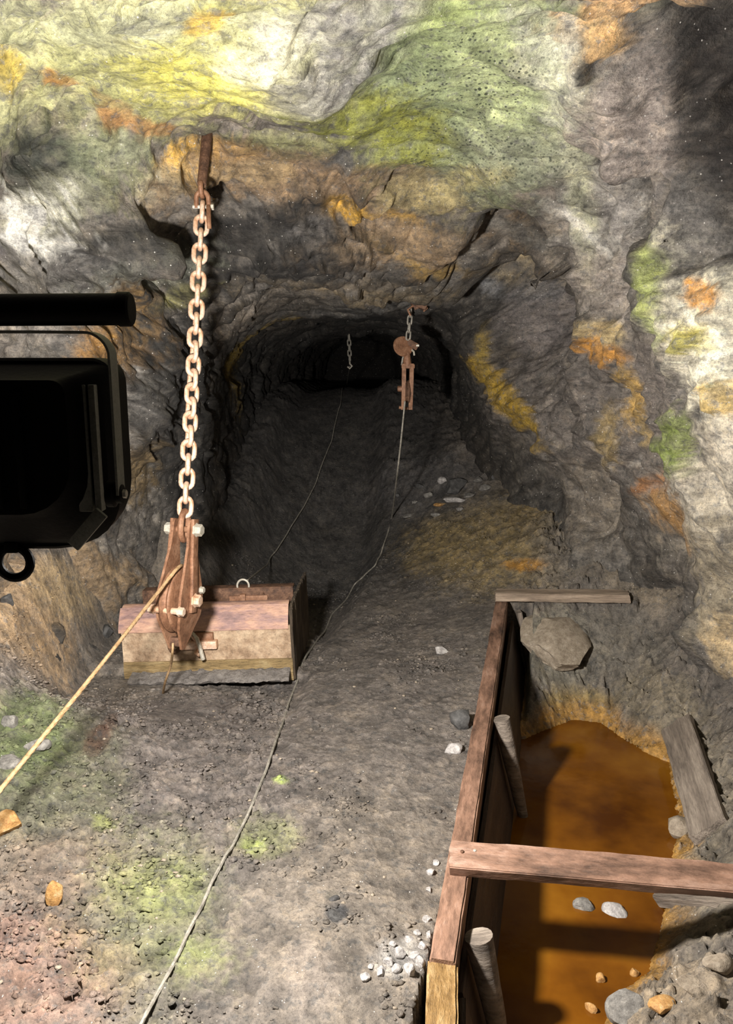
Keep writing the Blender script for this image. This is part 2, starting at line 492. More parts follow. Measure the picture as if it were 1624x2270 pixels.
def empty(name, loc=(0, 0, 0), rot=None):
    o = bpy.data.objects.new(name, None)
    o.empty_display_size = .1
    COL.objects.link(o)
    o.location = loc
    if rot is not None:
        o.rotation_euler = rot
    return o

def grid_mesh(name, verts, faces):
    me = bpy.data.meshes.new(name)
    verts = np.ascontiguousarray(verts, np.float32)
    faces = np.ascontiguousarray(faces, np.int32)
    me.vertices.add(len(verts))
    me.vertices.foreach_set('co', verts.ravel())
    k = faces.shape[1]
    me.loops.add(faces.size)
    me.loops.foreach_set('vertex_index', faces.ravel())
    me.polygons.add(len(faces))
    me.polygons.foreach_set('loop_start', np.arange(0, faces.size, k, dtype=np.int32))
    me.polygons.foreach_set('loop_total', np.full(len(faces), k, np.int32))
    me.update(calc_edges=True)
    return me

class MB:
    """collects shapes into one mesh"""
    def __init__(self):
        self.v, self.f = [], []
    def add(self, verts, faces):
        o = len(self.v)
        self.v += [tuple(p) for p in verts]
        self.f += [tuple(i + o for i in q) for q in faces]
        return self
    def box(self, c, s, rot=None, bev=.0):
        bm = bmesh.new()
        bmesh.ops.create_cube(bm, size=1)
        bmesh.ops.scale(bm, vec=s, verts=bm.verts)
        if bev:
            bmesh.ops.bevel(bm, geom=bm.edges[:], offset=bev, segments=2, affect='EDGES', profile=.6)
        R = (rot if rot is not None else Matrix.Identity(3))
        bm.verts.index_update()
        self.add([Vector(c) + R @ v.co for v in bm.verts], [[v.index for v in f.verts] for f in bm.faces])
        bm.free()
        return self
    def tube(self, pts, r, n=10, closed=False, caps=True, lobes=0, twist=0.0):
        P = [Vector(p) for p in pts]
        m = len(P)
        rr = r if hasattr(r, '__len__') else [r] * m
        T = []
        for i in range(m):
            a = P[(i - 1) % m] if (closed or i > 0) else P[i]
            b_ = P[(i + 1) % m] if (closed or i < m - 1) else P[i]
            T.append((b_ - a).normalized())
        u = T[0].orthogonal().normalized()
        verts, s = [], 0.0
        for i in range(m):
            u = (u - T[i] * u.dot(T[i])).normalized()
            w = T[i].cross(u)
            if i:
                s += (P[i] - P[i - 1]).length
            for k in range(n):
                a = 2 * math.pi * k / n
                q = rr[i] * (1 + (.17 * math.cos(lobes * (a - twist * s)) if lobes else 0))
                verts.append(P[i] + u * (math.cos(a) * q) + w * (math.sin(a) * q))
        faces = []
        for i in range(m if closed else m - 1):
            j = (i + 1) % m
            for k in range(n):
                l = (k + 1) % n
                faces.append((i * n + k, i * n + l, j * n + l, j * n + k))
        if caps and not closed:
            faces.append(tuple(range(n - 1, -1, -1)))
            faces.append(tuple((m - 1) * n + k for k in range(n)))
        return self.add(verts, faces)
    def lathe(self, prof, c=(0, 0, 0), R=None, n=32):
        """profile of (radius, height) turned about local z"""
        R = R if R is not None else Matrix.Identity(3)
        verts, faces = [], []
        for (r, h) in prof:
            for k in range(n):
                a = 2 * math.pi * k / n
                verts.append(Vector(c) + R @ Vector((r * math.cos(a), r * math.sin(a), h)))
        m = len(prof)
        for i in range(m - 1):
            for k in range(n):
                l = (k + 1) % n
                faces.append((i * n + k, i * n + l, (i + 1) * n + l, (i + 1) * n + k))
        faces.append(tuple(range(n - 1, -1, -1)))
        faces.append(tuple((m - 1) * n + k for k in range(n)))
        return self.add(verts, faces)
    def prism(self, poly, depth, M3=None, c=(0, 0, 0), bev=0.0):
        """polygon in local xy extruded along z by depth, centred"""
        bm = bmesh.new()
        vs = [bm.verts.new((p[0], p[1], -depth / 2)) for p in poly]
        f = bm.faces.new(vs)
        r = bmesh.ops.extrude_face_region(bm, geom=[f])
        bmesh.ops.translate(bm, vec=(0, 0, depth), verts=[g for g in r['geom'] if isinstance(g, bmesh.types.BMVert)])
        if bev:
            bmesh.ops.bevel(bm, geom=bm.edges[:], offset=bev, segments=1, affect='EDGES')
        bmesh.ops.recalc_face_normals(bm, faces=bm.faces)
        bm.verts.index_update()
        M3 = M3 if M3 is not None else Matrix.Identity(3)
        self.add([Vector(c) + M3 @ v.co for v in bm.verts], [[v.index for v in q.verts] for q in bm.faces])
        bm.free()
        return self
    def mesh(self, name):
        me = bpy.data.meshes.new(name)
        me.from_pydata([tuple(p) for p in self.v], [], self.f)
        bm = bmesh.new()
        bm.from_mesh(me)
        bmesh.ops.recalc_face_normals(bm, faces=bm.faces)
        bm.to_mesh(me)
        bm.free()
        return me
    def build(self, name, mat, parent=None, smooth=True, sharp=35):
        return link(name, self.mesh(name), mat, parent, smooth, sharp)

def rough_mesh(me, amp, scale, seed=0, oct=4):
    n = len(me.vertices)
    co = np.empty(n * 3, np.float32)
    me.vertices.foreach_get('co', co)
    nr = np.empty(n * 3, np.float32)
    me.vertices.foreach_get('normal', nr)
    co = co.reshape(-1, 3); nr = nr.reshape(-1, 3)
    co = co + nr * (fbm(co * np.array(scale, np.float32), oct, seed) * amp)[:, None]
    me.vertices.foreach_set('co', np.ascontiguousarray(co, np.float32).ravel())
    me.update()
    return me

# ------------------------------------------------------------------ stains, rock colours, some painted glints and shade, as patches lying on the cave's surfaces
def patch(px, py, rx, ry, col, s=1.0, soft=.35, ang=0, which='any', warp=.55, wet=None, spk=None, th=0):
    return dict(th=th, px=px, py=py, rx=rx, ry=ry, col=col, s=s, soft=soft, ang=ang, which=which, warp=warp, wet=wet, spk=spk)

def resolve(b):
    h = hit(b['px'], b['py'], b['which'])
    if h is None:
        return None
    P, N = h
    def on_plane(dx, dy):
        a = math.radians(b['ang'])
        qx, qy = dx * math.cos(a) - dy * math.sin(a), dx * math.sin(a) + dy * math.cos(a)
        d = ray(b['px'] + qx * .25, b['py'] + qy * .25)
        den = d @ N
        t = ((P - EYE) @ N) / den if abs(den) > 1e-4 else 0
        depth = np.linalg.norm(P - EYE)
        v = EYE + d * t - P
        L = np.linalg.norm(v)
        lim = 3.2 * np.hypot(qx, qy) * .25 * depth / F
        if L > lim or t <= 0:
            v = v / max(L, 1e-6) * lim
        return v * 4
    A, B = on_plane(b['rx'], 0), on_plane(0, b['ry'])
    b['P'], b['R'] = P, max(np.linalg.norm(A), np.linalg.norm(B)) * 1.9
    th = max(.16, .35 * b['R'], b['th'])
    b['R'] = max(b['R'], b['th'] * 1.5)
    Mx = np.stack([A, B, N * th], 1)
    b['inv'] = np.linalg.pinv(Mx)
    return b

SHELL_PATCH = [
    # roof: lichen, salts, ochre
    patch(420, 130, 480, 210, (.50, .50, .27), 1, .3, 0, 's', .4),
    patch(120, 60, 230, 110, (.47, .48, .30), .9, .4, 0, 's'),
    patch(1030, 180, 270, 220, (.40, .46, .25), 1, .3, 0, 's', .3),
    patch(460, 190, 180, 66, (.72, .68, .16), 1, .5, 10, 's'),
    patch(230, 200, 150, 60, (.50, .50, .20), .7, .5, 20, 's'),
    patch(600, 140, 150, 80, (.78, .76, .56), 1, .5, -25, 's'),
    patch(650, 60, 130, 50, (.36, .35, .30), .8, .4, 0, 's'),
    patch(330, 40, 90, 40, (.42, .43, .33), .7, .4, 0, 's'),
    patch(785, 140, 190, 46, (.33, .32, .30), 1, .35, -48, 's', .4),
    patch(660, 230, 90, 40, (.32, .31, .27), .85, .4, -10, 's', .4),
    patch(1000, 60, 90, 70, (.38, .46, .17), .8, .5, 0, 's'),
    patch(1075, 190, 130, 100, (.58, .66, .36), 1, .5, 0, 's', .4, None, 1),
    patch(940, 220, 110, 120, (.24, .30, .17), .7, .5, 0, 's', .4, None, 1),
    patch(1080, 330, 170, 70, (.40, .44, .29), .7, .5, 0, 's', .4, None, 1),
    patch(850, 290, 140, 50, (.36, .38, .07), .95, .45, 0, 's'),
    patch(620, 320, 110, 34, (.42, .42, .20), .8, .5, 5, 's'),
    patch(1170, 360, 130, 90, (.32, .34, .25), .8, .4, 0, 's', .5, None, .8),
    patch(1225, 170, 60, 200, (.60, .61, .48), 1, .4, -8, 's'),
    patch(60, 350, 190, 130, (.055, .06, .05), 1, .35, 5, 's', .4, .5),
    patch(230, 330, 90, 70, (.24, .27, .17), .8, .5, 20, 's'),
    patch(30, 175, 45, 40, (.66, .50, .10), .9, .4, 0, 's'),
    patch(462, 48, 48, 36, (.72, .50, .11), .95, .3, -20, 's'),
    patch(145, 195, 55, 20, (.52, .27, .08), 1, .25, 22, 's', .4),
    patch(310, 285, 95, 22, (.48, .27, .11), 1, .25, 10, 's', .4),
    patch(250, 235, 60, 14, (.40, .27, .12), .9, .3, 30, 's', .4),
    patch(425, 370, 75, 55, (.86, .52, .11), 1, .35, 0, 's'),
    patch(515, 335, 60, 34, (.68, .40, .12), 1, .35, 5, 's'),
    patch(350, 400, 90, 36, (.46, .41, .29), .9, .4, -10, 's'),
    patch(280, 330, 60, 30, (.36, .38, .26), .8, .4, 0, 's'),
    # brow over the drift
    patch(700, 410, 300, 62, (.34, .24, .15), .95, .35, 4, 's'),
    patch(560, 385, 90, 30, (.52, .38, .21), .8, .4, 0, 's'),
    patch(760, 462, 46, 26, (.72, .42, .07), 1, .25, 5, 's', .4),
    patch(860, 478, 110, 14, (.55, .34, .08), .85, .4, 8, 's'),
    patch(930, 430, 110, 40, (.55, .46, .24), .8, .4, 12, 's'),
    patch(1040, 400, 70, 24, (.50, .44, .22), .8, .5, 0, 's'),
    patch(900, 545, 230, 56, (.38, .27, .165), .95, .35, 8, 's'),
    patch(1150, 560, 190, 66, (.58, .46, .28), .95, .4, 18, 's'),
    patch(1120, 505, 140, 16, (.20, .19, .17), .9, .4, 12, 's'),
    patch(1130, 585, 80, 20, (.17, .17, .17), .9, .4, 15, 's'),
    patch(1070, 620, 60, 20, (.30, .31, .33), .9, .4, 20, 's'),
    patch(960, 590, 90, 12, (.45, .30, .10), .8, .5, 5, 's'),
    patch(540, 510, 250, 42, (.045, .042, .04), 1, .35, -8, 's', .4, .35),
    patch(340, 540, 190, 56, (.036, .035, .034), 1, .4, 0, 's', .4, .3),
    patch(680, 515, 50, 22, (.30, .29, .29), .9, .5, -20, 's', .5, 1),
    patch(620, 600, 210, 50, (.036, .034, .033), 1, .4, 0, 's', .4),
    patch(800, 655, 190, 12, (.24, .19, .12), .8, .5, 2, 's'),
    patch(760, 630, 240, 10, (.2, .165, .12), .7, .5, 2, 's'),
    # left wall behind the lamp
    patch(90, 480, 120, 70, (.42, .42, .32), .95, .4, -20, 's', .5, 1),  # pale green rock, lightened towards its wet glints
    patch(20, 540, 60, 50, (.16, .15, .16), .9, .4, 0, 's', .5, 1),
    patch(55, 470, 70, 34, (.85, .84, .78), .8, .3, 20, 's', 1.3, 1),  # this and the next two whites paint wet glints into the colour
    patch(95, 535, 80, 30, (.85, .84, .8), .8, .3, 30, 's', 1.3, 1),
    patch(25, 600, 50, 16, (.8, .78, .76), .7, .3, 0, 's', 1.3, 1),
    patch(150, 610, 180, 44, (.17, .16, .15), .95, .4, 5, 's', .5, .5),
    patch(330, 620, 120, 30, (.24, .25, .2), .8, .4, -8, 's'),
    patch(130, 720, 130, 60, (.22, .20, .18), .9, .4, 0, 's'),
    patch(295, 735, 95, 90, (.40, .22, .06), 1, .3, -30, 's', .4, th=.3),
    patch(310, 700, 50, 60, (.62, .36, .09), .9, .4, -30, 's', .5, th=.3),
    patch(300, 1010, 40, 60, (.30, .2, .08), .9, .4, 0, 's'),
    patch(240, 780, 60, 50, (.34, .18, .05), .9, .4, 0, 's'),
    patch(390, 665, 50, 24, (.36, .34, .12), .9, .4, -25, 's'),
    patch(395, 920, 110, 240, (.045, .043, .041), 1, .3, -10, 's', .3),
    patch(525, 790, 22, 110, (.36, .25, .05), .9, .5, 18, 's'),
    patch(290, 1040, 60, 70, (.26, .19, .1), .9, .4, 0, 's'),
    patch(120, 1290, 200, 90, (.42, .30, .18), .9, .4, 0, 's', .5, th=.3),
    # right wall
    patch(1330, 480, 130, 110, (.42, .40, .37), .95, .4, 30, 's'),
    patch(1285, 430, 30, 190, (.58, .58, .42), 1, .45, -6, 's', .4),
    patch(1330, 560, 60, 14, (.75, .73, .68), .8, .5, 45, 's'),
    patch(1270, 500, 50, 9, (.8, .78, .74), .9, .5, 42, 's'),
    patch(1380, 300, 120, 250, (.44, .38, .345), 1, .35, 0, 's', .4),
    patch(1600, 200, 110, 300, (.035, .03, .028), 1, .35, 0, 's', .4),  # near-black patch paints the shade of the unlit pocket
    patch(1500, 500, 110, 110, (.22, .21, .2), .95, .4, 20, 's', .5, .5),
    patch(1380, 470, 40, 120, (.42, .39, .37), .8, .5, -15, 's'),
    patch(1350, 640, 110, 80, (.42, .37, .33), .95, .4, 30, 's'),
    patch(1230, 720, 110, 110, (.28, .25, .24), .95, .4, 0, 's'),
    patch(1200, 640, 60, 30, (.22, .22, .23), .8, .4, 0, 's'),
    patch(1250, 900, 160, 140, (.22, .195, .178), .95, .35, 0, 's'),
    patch(1555, 800, 140, 230, (.92, .87, .70), 1, .35, -20, 's', .5),
    patch(1570, 1070, 110, 150, (.66, .60, .50), 1, .4, 0, 's'),
    patch(1450, 900, 50, 150, (.24, .21, .19), .95, .4, -10, 's'),
    patch(1450, 650, 26, 90, (.50, .58, .18), .9, .5, -12, 's'),
    patch(1495, 985, 26, 60, (.30, .38, .10), .95, .5, -10, 's'),
    patch(1555, 660, 48, 34, (.74, .36, .09), 1, .25, 40, 's', .4),
    patch(1525, 755, 45, 30, (.80, .74, .20), .9, .5, 20, 's'),
    patch(1590, 880, 60, 34, (.85, .62, .24), .9, .4, 20, 's'),
    patch(1335, 735, 62, 30, (.55, .43, .23), 1, .3, 5, 's', .4),
    patch(1325, 778, 70, 22, (.60, .30, .07), 1, .25, 0, 's', .4),
    patch(1400, 885, 24, 60, (.52, .34, .11), 1, .3, -20, 's', .4),
    patch(1415, 960, 16, 40, (.52, .38, .17), .9, .4, 0, 's'),
    patch(1340, 970, 24, 60, (.34, .25, .1), .8, .4, -10, 's'),
    patch(1112, 890, 24, 80, (.52, .34, .05), 1, .3, -10, 's', .4),
    patch(1075, 780, 12, 50, (.42, .30, .07), .9, .4, -8, 's', .4),
    patch(1500, 1140, 90, 38, (.50, .28, .10), .95, .4, 25, 's'),
    patch(1440, 1080, 30, 16, (.36, .17, .07), .9, .4, 0, 's'),
    patch(1350, 1120, 130, 110, (.27, .235, .195), .95, .4, 0, 's'),
    patch(1600, 1300, 60, 160, (.44, .38, .28), .9, .4, 0, 's'),
    patch(1610, 1440, 46, 60, (.78, .60, .36), .9, .35, -20, 's'),
    patch(1300, 50, 80, 80, (.80, .52, .25), 1, .3, 0, 's', .4, th=.3),
    patch(1380, 40, 90, 60, (.74, .47, .24), 1, .3, -20, 's', .4, th=.3),
    patch(1470, 10, 80, 45, (.62, .42, .24), 1, .3, -20, 's', .4, th=.4),
    patch(1265, 110, 26, 110, (.68, .66, .56), .9, .4, -8, 's', .4, th=.2),
    patch(1300, 165, 20, 26, (.02, .02, .02), 1, .3, 0, 's', .4),
]
FLOOR_PATCH = [
    patch(420, 1640, 330, 190, (.19, .163, .15), .9, .4, 0, 'f'),
    patch(840, 1500, 230, 260, (.19, .165, .148), .9, .4, 0, 'f'),
    patch(820, 1980, 240, 280, (.235, .2, .165), .9, .4, 0, 'f'),
    patch(90, 1340, 210, 110, (.50, .35, .21), 1, .4, 10, 'f', .5, th=.4),
    patch(190, 1265, 100, 50, (.55, .41, .24), .9, .4, 0, 'f', .5, th=.4),
    patch(150, 1490, 190, 80, (.33, .285, .255), .9, .4, 0, 'f', .5, th=.3),
    patch(310, 1170, 90, 70, (.26, .22, .17), .9, .4, 0, 'f', .5, th=.4),
    patch(110, 1700, 170, 180, (.16, .165, .10), .9, .45, -20, 'f'),
    patch(60, 1620, 90, 100, (.17, .215, .09), .8, .5, 0, 'f'),
    patch(150, 1940, 180, 110, (.26, .20, .155), .85, .4, 0, 'f'),
    patch(90, 2160, 210, 130, (.30, .19, .15), .9, .4, 0, 'f'),
    patch(330, 2010, 150, 190, (.25, .28, .11), .45, .6, 10, 'f', .8),
    patch(330, 1960, 90, 60, (.32, .37, .12), .45, .6, 0, 'f', .9),
    patch(430, 2120, 60, 40, (.32, .38, .11), .45, .6, 0, 'f', .9),
    patch(580, 1850, 60, 46, (.32, .36, .13), .45, .6, 0, 'f', .9),
    patch(560, 1865, 26, 18, (.36, .43, .12), .7, .5, 0, 'f', .8),
    patch(228, 1822, 26, 16, (.28, .31, .10), .7, .5, 0, 'f', .8),
    patch(622, 1732, 16, 9, (.36, .46, .12), .9, .5, 0, 'f', .8),
    patch(215, 1640, 26, 40, (.11, .055, .038), .8, .5, 20, 'f', .8),
    patch(245, 1590, 16, 40, (.12, .06, .04), .7, .5, 20, 'f', .8),
    patch(1080, 1180, 190, 110, (.30, .225, .105), .95, .4, -10, 'f'),
    patch(1180, 1080, 60, 60, (.30, .22, .10), .9, .4, -30, 'f'),
    patch(1165, 1252, 46, 14, (.58, .29, .05), .95, .4, 0, 'f'),
    patch(960, 1080, 150, 70, (.13, .122, .12), .9, .4, 0, 'f'),
    patch(1290, 1200, 110, 90, (.20, .178, .155), .9, .4, 0, 'f'),
    patch(1450, 1260, 120, 80, (.26, .215, .16), .9, .4, 0, 'f'),
    patch(1230, 1440, 110, 90, (.29, .27, .215), .9, .35, 0, 'f'),
    patch(1380, 1430, 120, 90, (.20, .182, .155), .9, .4, 20, 'f'),
    patch(1270, 1570, 90, 44, (.36, .27, .11), .9, .4, 0, 'f'),
    patch(1460, 1560, 110, 70, (.26, .22, .155), .9, .4, 30, 'f'),
    patch(1560, 1800, 110, 260, (.29, .25, .19), .9, .4, 0, 'f'),
    patch(1480, 2200, 160, 90, (.30, .24, .17), .9, .4, 0, 'f'),
    patch(890, 2120, 60, 40, (.42, .40, .38), .9, .5, -20, 'f'),
    patch(745, 2030, 24, 20, (.085, .085, .09), .95, .4, 0, 'f'),
    patch(735, 1990, 14, 9, (.10, .095, .08), .9, .4, 0, 'f'),
    patch(690, 2160, 60, 70, (.33, .28, .24), .7, .5, 0, 'f'),
]
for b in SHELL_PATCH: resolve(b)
for b in FLOOR_PATCH: resolve(b)

def paint(p, col, patches, cell=None):
    """col: n x 4 (rgb + wetness), spk: n"""
    spk = np.zeros(len(p), np.float32)
    w1 = gnoise(p * 4.1, 31) * .55 + gnoise(p * 9.7, 32) * .35 + gnoise(p * 24, 33) * .28
    w2 = gnoise(p * 48, 34) * .6
    mott = np.clip(.86 + .5 * gnoise(p * 15, 35) + .4 * gnoise(p * 34, 36), .35, 1)
    for b in patches:
        if 'inv' not in b:
            continue
        q = p - b['P'].astype(np.float32)
        near = np.nonzero((q * q).sum(1) < b['R'] ** 2)[0]
        if not len(near):
            continue
        e = q[near] @ b['inv'].T.astype(np.float32)
        d = np.sqrt((e * e).sum(1)) + b['warp'] * (w1[near] + w2[near] + (0 if cell is None else cell[near] * .8))
        m = (1 - sstep(1 - b['soft'], 1 + b['soft'], d)) * b['s'] * mott[near]
        col[near, :3] += (np.array(b['col'], np.float32) - col[near, :3]) * m[:, None]
        if b['wet'] is not None:
            col[near, 3] += (b['wet'] - col[near, 3]) * m
        if b['spk'] is not None:
            spk[near] += (b['spk'] - spk[near]) * m
    return col, spk

def set_attr(me, col, spk):
    a = me.attributes.new('col', 'FLOAT_COLOR', 'POINT')
    a.data.foreach_set('color', np.ascontiguousarray(col, np.float32).ravel())
    a = me.attributes.new('spk', 'FLOAT', 'POINT')
    a.data.foreach_set('value', np.ascontiguousarray(spk, np.float32))

def stations(segs):
    out = [segs[0]]
    for (y1, s0, s1) in segs[1]:
        y0 = out[-1]
        while out[-1] < y1 - 1e-6:
            t = (out[-1] - y0) / (y1 - y0)
            out.append(out[-1] + s0 + (s1 - s0) * t)
        out[-1] = y1
    return np.array(out)

# ------------------------------------------------------------------ walls and roof
SY = stations((-1.6, [(1.5, .09, .05), (2.2, .03, .013), (5.4, .0115, .0135), (7.2, .014, .03), (14.5, .035, .1)]))
STH = np.radians(np.concatenate([np.arange(-42, -12, .9), np.arange(-12, 192, .46), np.arange(192, 222.5, .9)]))
yy, tt = np.meshgrid(SY, STH, indexing='ij')
yy, tt = yy.ravel(), tt.ravel()
rb = shell_r(tt, yy)
P0 = shell_xyz(tt, yy, rb).astype(np.float32)
dirn = np.stack([np.cos(tt), np.zeros_like(tt), np.sin(tt)], 1).astype(np.float32)
# foliation: beds dip gently, so relief is stretched along them
Q = P0.copy()
Q[:, 2] = P0[:, 2] + .22 * P0[:, 0] + .45 * P0[:, 1]
warp = np.stack([gnoise(P0 * 2.3, 1), gnoise(P0 * 2.3, 2), gnoise(P0 * 2.3, 3)], 1) * .16
Q = Q + warp
big = facets(Q * np.array([1.6, 2.2, 3.0], np.float32), 5, .8)
mid, edge = facets(Q * np.array([3.0, 5.5, 12.0], np.float32), 9, .8, True)
small = facets(Q * np.array([8., 15., 36.], np.float32), 13, .8)
f1 = fbm(P0 * 3.0, 3, 21)
f2 = fbm(P0 * 17., 4, 25)
strat = gnoise(Q * np.array([1.3, 3.5, 22.], np.float32), 41)
smoothroof = np.zeros(len(P0), np.float32)
for b in [patch(950, 230, 330, 200, 0, 1, .4, 0, 's', .2), patch(430, 170, 330, 150, 0, .8, .4, 0, 's', .2)]:
    resolve(b)
    e = (P0 - b['P'].astype(np.float32)) @ b['inv'].T.astype(np.float32)
    smoothroof = np.maximum(smoothroof, (1 - sstep(.6, 1.3, np.sqrt((e * e).sum(1)))) * b['s'])
k = (1 - .72 * smoothroof) * (1 - .4 * sstep(4.6, 6, P0[:, 1]))
disp = f1 * .035 + k * (big * .10 + mid * .05 + small * .021 + strat * .022) + f2 * .008 + .014 * k * gnoise(P0 * 7, 44)
# deep joints between blocks
disp += k * .03 * (1 - sstep(.0, .06, edge)) * sstep(.0, .35, gnoise(P0 * 1.7, 51))
_g = P0.reshape(len(SY), len(STH), 3)
_nu = np.gradient(_g, axis=0); _nv = np.gradient(_g, axis=1)
nrm = np.cross(_nv, _nu).reshape(-1, 3)
nrm /= np.linalg.norm(nrm, axis=1)[:, None] + 1e-9
nrm *= np.sign((nrm * dirn).sum(1) + 1e-9)[:, None]
nrm = nrm * .8 + dirn * .2
D = disp.reshape(len(SY), len(STH))
for _ in range(1):
    D = (np.roll(D, 1, 0) + np.roll(D, -1, 0) + 2 * D) / 4
    D = (np.roll(D, 1, 1) + np.roll(D, -1, 1) + 2 * D) / 4
disp = D.ravel()
P1 = (P0 + nrm * disp[:, None]).astype(np.float32)
# caps at both ends shrink to the axis
ends = []
nT = len(STH)
G = P1.reshape(len(SY), nT, 3)
def cap(ring, sign):
    rows = []
    for i, s in enumerate(np.linspace(.96, .02, 30)):
        c = np.array([AX, ring[0, 1], AZ], np.float32)
        q = c + (ring - c) * s
        q[:, 1] += sign * (.25 * (1 - s * s)) + .1 * fbm(q * 2.2, 4, 61) * (1 - s)
        rows.append(q)
    return np.array(rows, np.float32)
capF = np.concatenate([G[-1:], cap(G[-1], 1)])
capB = np.concatenate([G[:1], cap(G[0], -1)])

def shell_color(p, rough_mid, rough_small):
    n = len(p)
    col = np.zeros((n, 4), np.float32)
    a = np.clip(.5 + .8 * fbm(p * 2.1, 4, 71), 0, 1)[:, None]
    b = np.clip(.5 + .9 * gnoise(p * 1.3 + 5, 75), 0, 1)[:, None]
    dark = np.array([.062, .06, .058]); grey = np.array([.17, .162, .152]); brown = np.array([.19, .15, .11])
    c = dark + (grey - dark) * a
    c = c + (brown - c) * (b * .45)
    c = c * (1 + .5 * rough_mid[:, None] + .35 * rough_small[:, None])
    col[:, :3] = np.clip(c, .02, 1)
    col[:, 3] = .12 + .2 * np.clip(gnoise(p * 3, 77), 0, 1)
    return col

colS = shell_color(P1, mid, small)
colS[:, :3] *= (1 - .68 * sstep(5.0, 6.6, P1[:, 1]))[:, None]  # drift rock darkened in colour to stand for the lamp's falloff
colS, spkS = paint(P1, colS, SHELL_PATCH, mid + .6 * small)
# every block and bed has a slightly different tone
tone = (1 + .28 * mid + .22 * small + .22 * strat)
colS[:, :3] = np.clip(colS[:, :3] * tone[:, None], .01, .95)

GI = np.arange(len(SY) * nT).reshape(len(SY), nT)
def shell_piece(name, j0, j1):
    idx = GI[:, j0:j1 + 1]
    fa = np.stack([idx[:-1, :-1], idx[:-1, 1:], idx[1:, 1:], idx[1:, :-1]], -1).reshape(-1, 4)
    used = idx.ravel()
    lut = np.full(len(P1), -1, np.int64)
    lut[used] = np.arange(len(used))
    me = grid_mesh(name, P1[used], lut[fa])
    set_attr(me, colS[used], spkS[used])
    return tag(link(name, me, M['rock']), None, None, None, 'structure')
deg = np.degrees(STH)
jr, jl = int(np.argmin(abs(deg - 52))), int(np.argmin(abs(deg - 128)))
o = shell_piece('wall_right', 0, jr); o['label'] = 'pale and grey rock wall with ochre stains above the pit'
o = shell_piece('ceiling', jr, jl); o['label'] = 'rough rock roof stained yellow, green and ochre'
o = shell_piece('wall_left', jl, nT - 1); o['label'] = 'dark wet rock wall behind the flood lamp'
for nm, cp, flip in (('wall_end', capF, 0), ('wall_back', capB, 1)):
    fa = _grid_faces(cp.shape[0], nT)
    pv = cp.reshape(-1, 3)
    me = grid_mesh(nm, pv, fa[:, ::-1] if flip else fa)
    set_attr(me, shell_color(pv, np.zeros(len(pv)), np.zeros(len(pv))) * np.array([.15, .15, .15, 1.]), np.zeros(len(pv)))  # colour cut to near black, painting the unlit end of the drift
    tag(link(nm, me, M['rock']), 'rock face closing the drift, darkened for shade' if not flip else 'dark rock face closing the chamber', None, None, 'structure')

# ------------------------------------------------------------------ floor
FY = stations((-1.6, [(1.3, .1, .05), (1.7, .03, .010), (4.0, .0085, .010), (6.5, .011, .02), (14.9, .025, .09)]))
FX = np.concatenate([np.arange(-2.5, -1.75, .04), np.arange(-1.75, 1.85, .0095), np.arange(1.85, 2.5, .04)])
yy, xx = np.meshgrid(FY, FX, indexing='ij')
x, y = xx.ravel(), yy.ravel()
zb = floor_base(x, y)
p = np.stack([x, y, zb], 1).astype(np.float32)
pf = np.stack([x, y, np.zeros_like(x)], 1).astype(np.float32)
sdp = poly_sd(x, y, _pit_poly)
tcx = np.interp(y, TR[:, 0], TR[:, 1])
# loose crumbly ground left of the haulage cable, trodden smooth mud on the ridge right of it
ridge = sstep(-.55, -.1, x - (-.10 * (y - 3))) * (1 - sstep(.1, .35, x - board_x(y) + .12)) * (1 - sstep(5.0, 6.2, y))
loose = np.clip(1 - ridge, 0, 1) * .75 + .25
loose *= np.clip(.55 + .9 * gnoise(pf * 1.6, 101), .15, 1.3)
wp = pf + np.stack([gnoise(pf * 5, 102), gnoise(pf * 5, 103), gnoise(pf * 5, 104)], 1) * .05
c1, e1 = facets(wp * 7.0, 111, .9, True)
c2, e2_ = facets(wp * 15.0, 112, .9, True)
c3, e3_ = facets(wp * 34.0, 113, 1.0, True)
fb = fbm(pf * 2.2, 3, 120)
crumb = np.maximum(gnoise(wp * 26, 122), 0) ** 1.0
zf = zb + fb * .022 + loose * (c1 * .022 + c2 * .018 + crumb * .008) + (.4 + .6 * np.clip(loose, 0, 1)) * (c3 * .010 + gnoise(wp * 75, 125) * .003)
# drying cracks
zf -= np.clip(loose, .1, 1) * (.020 * (1 - sstep(.0, .2, e2_)) * sstep(-.1, .3, gnoise(pf * 3.1, 132)) + .011 * (1 - sstep(.0, .3, e3_)) * sstep(-.2, .3, gnoise(pf * 4.7, 133)))
zf -= .022 * (1 - sstep(0, .045, e1)) * sstep(.12, .4, gnoise(pf * 1.9, 131)) * np.clip(loose, .15, 1)
bank = sstep(-.02, .2, x - board_x(y) - .1) * sstep(.0, .12, sdp)
zf += bank * (facets(wp * 9, 141, .9) * .035 + facets(wp * 22, 142, .9) * .016)
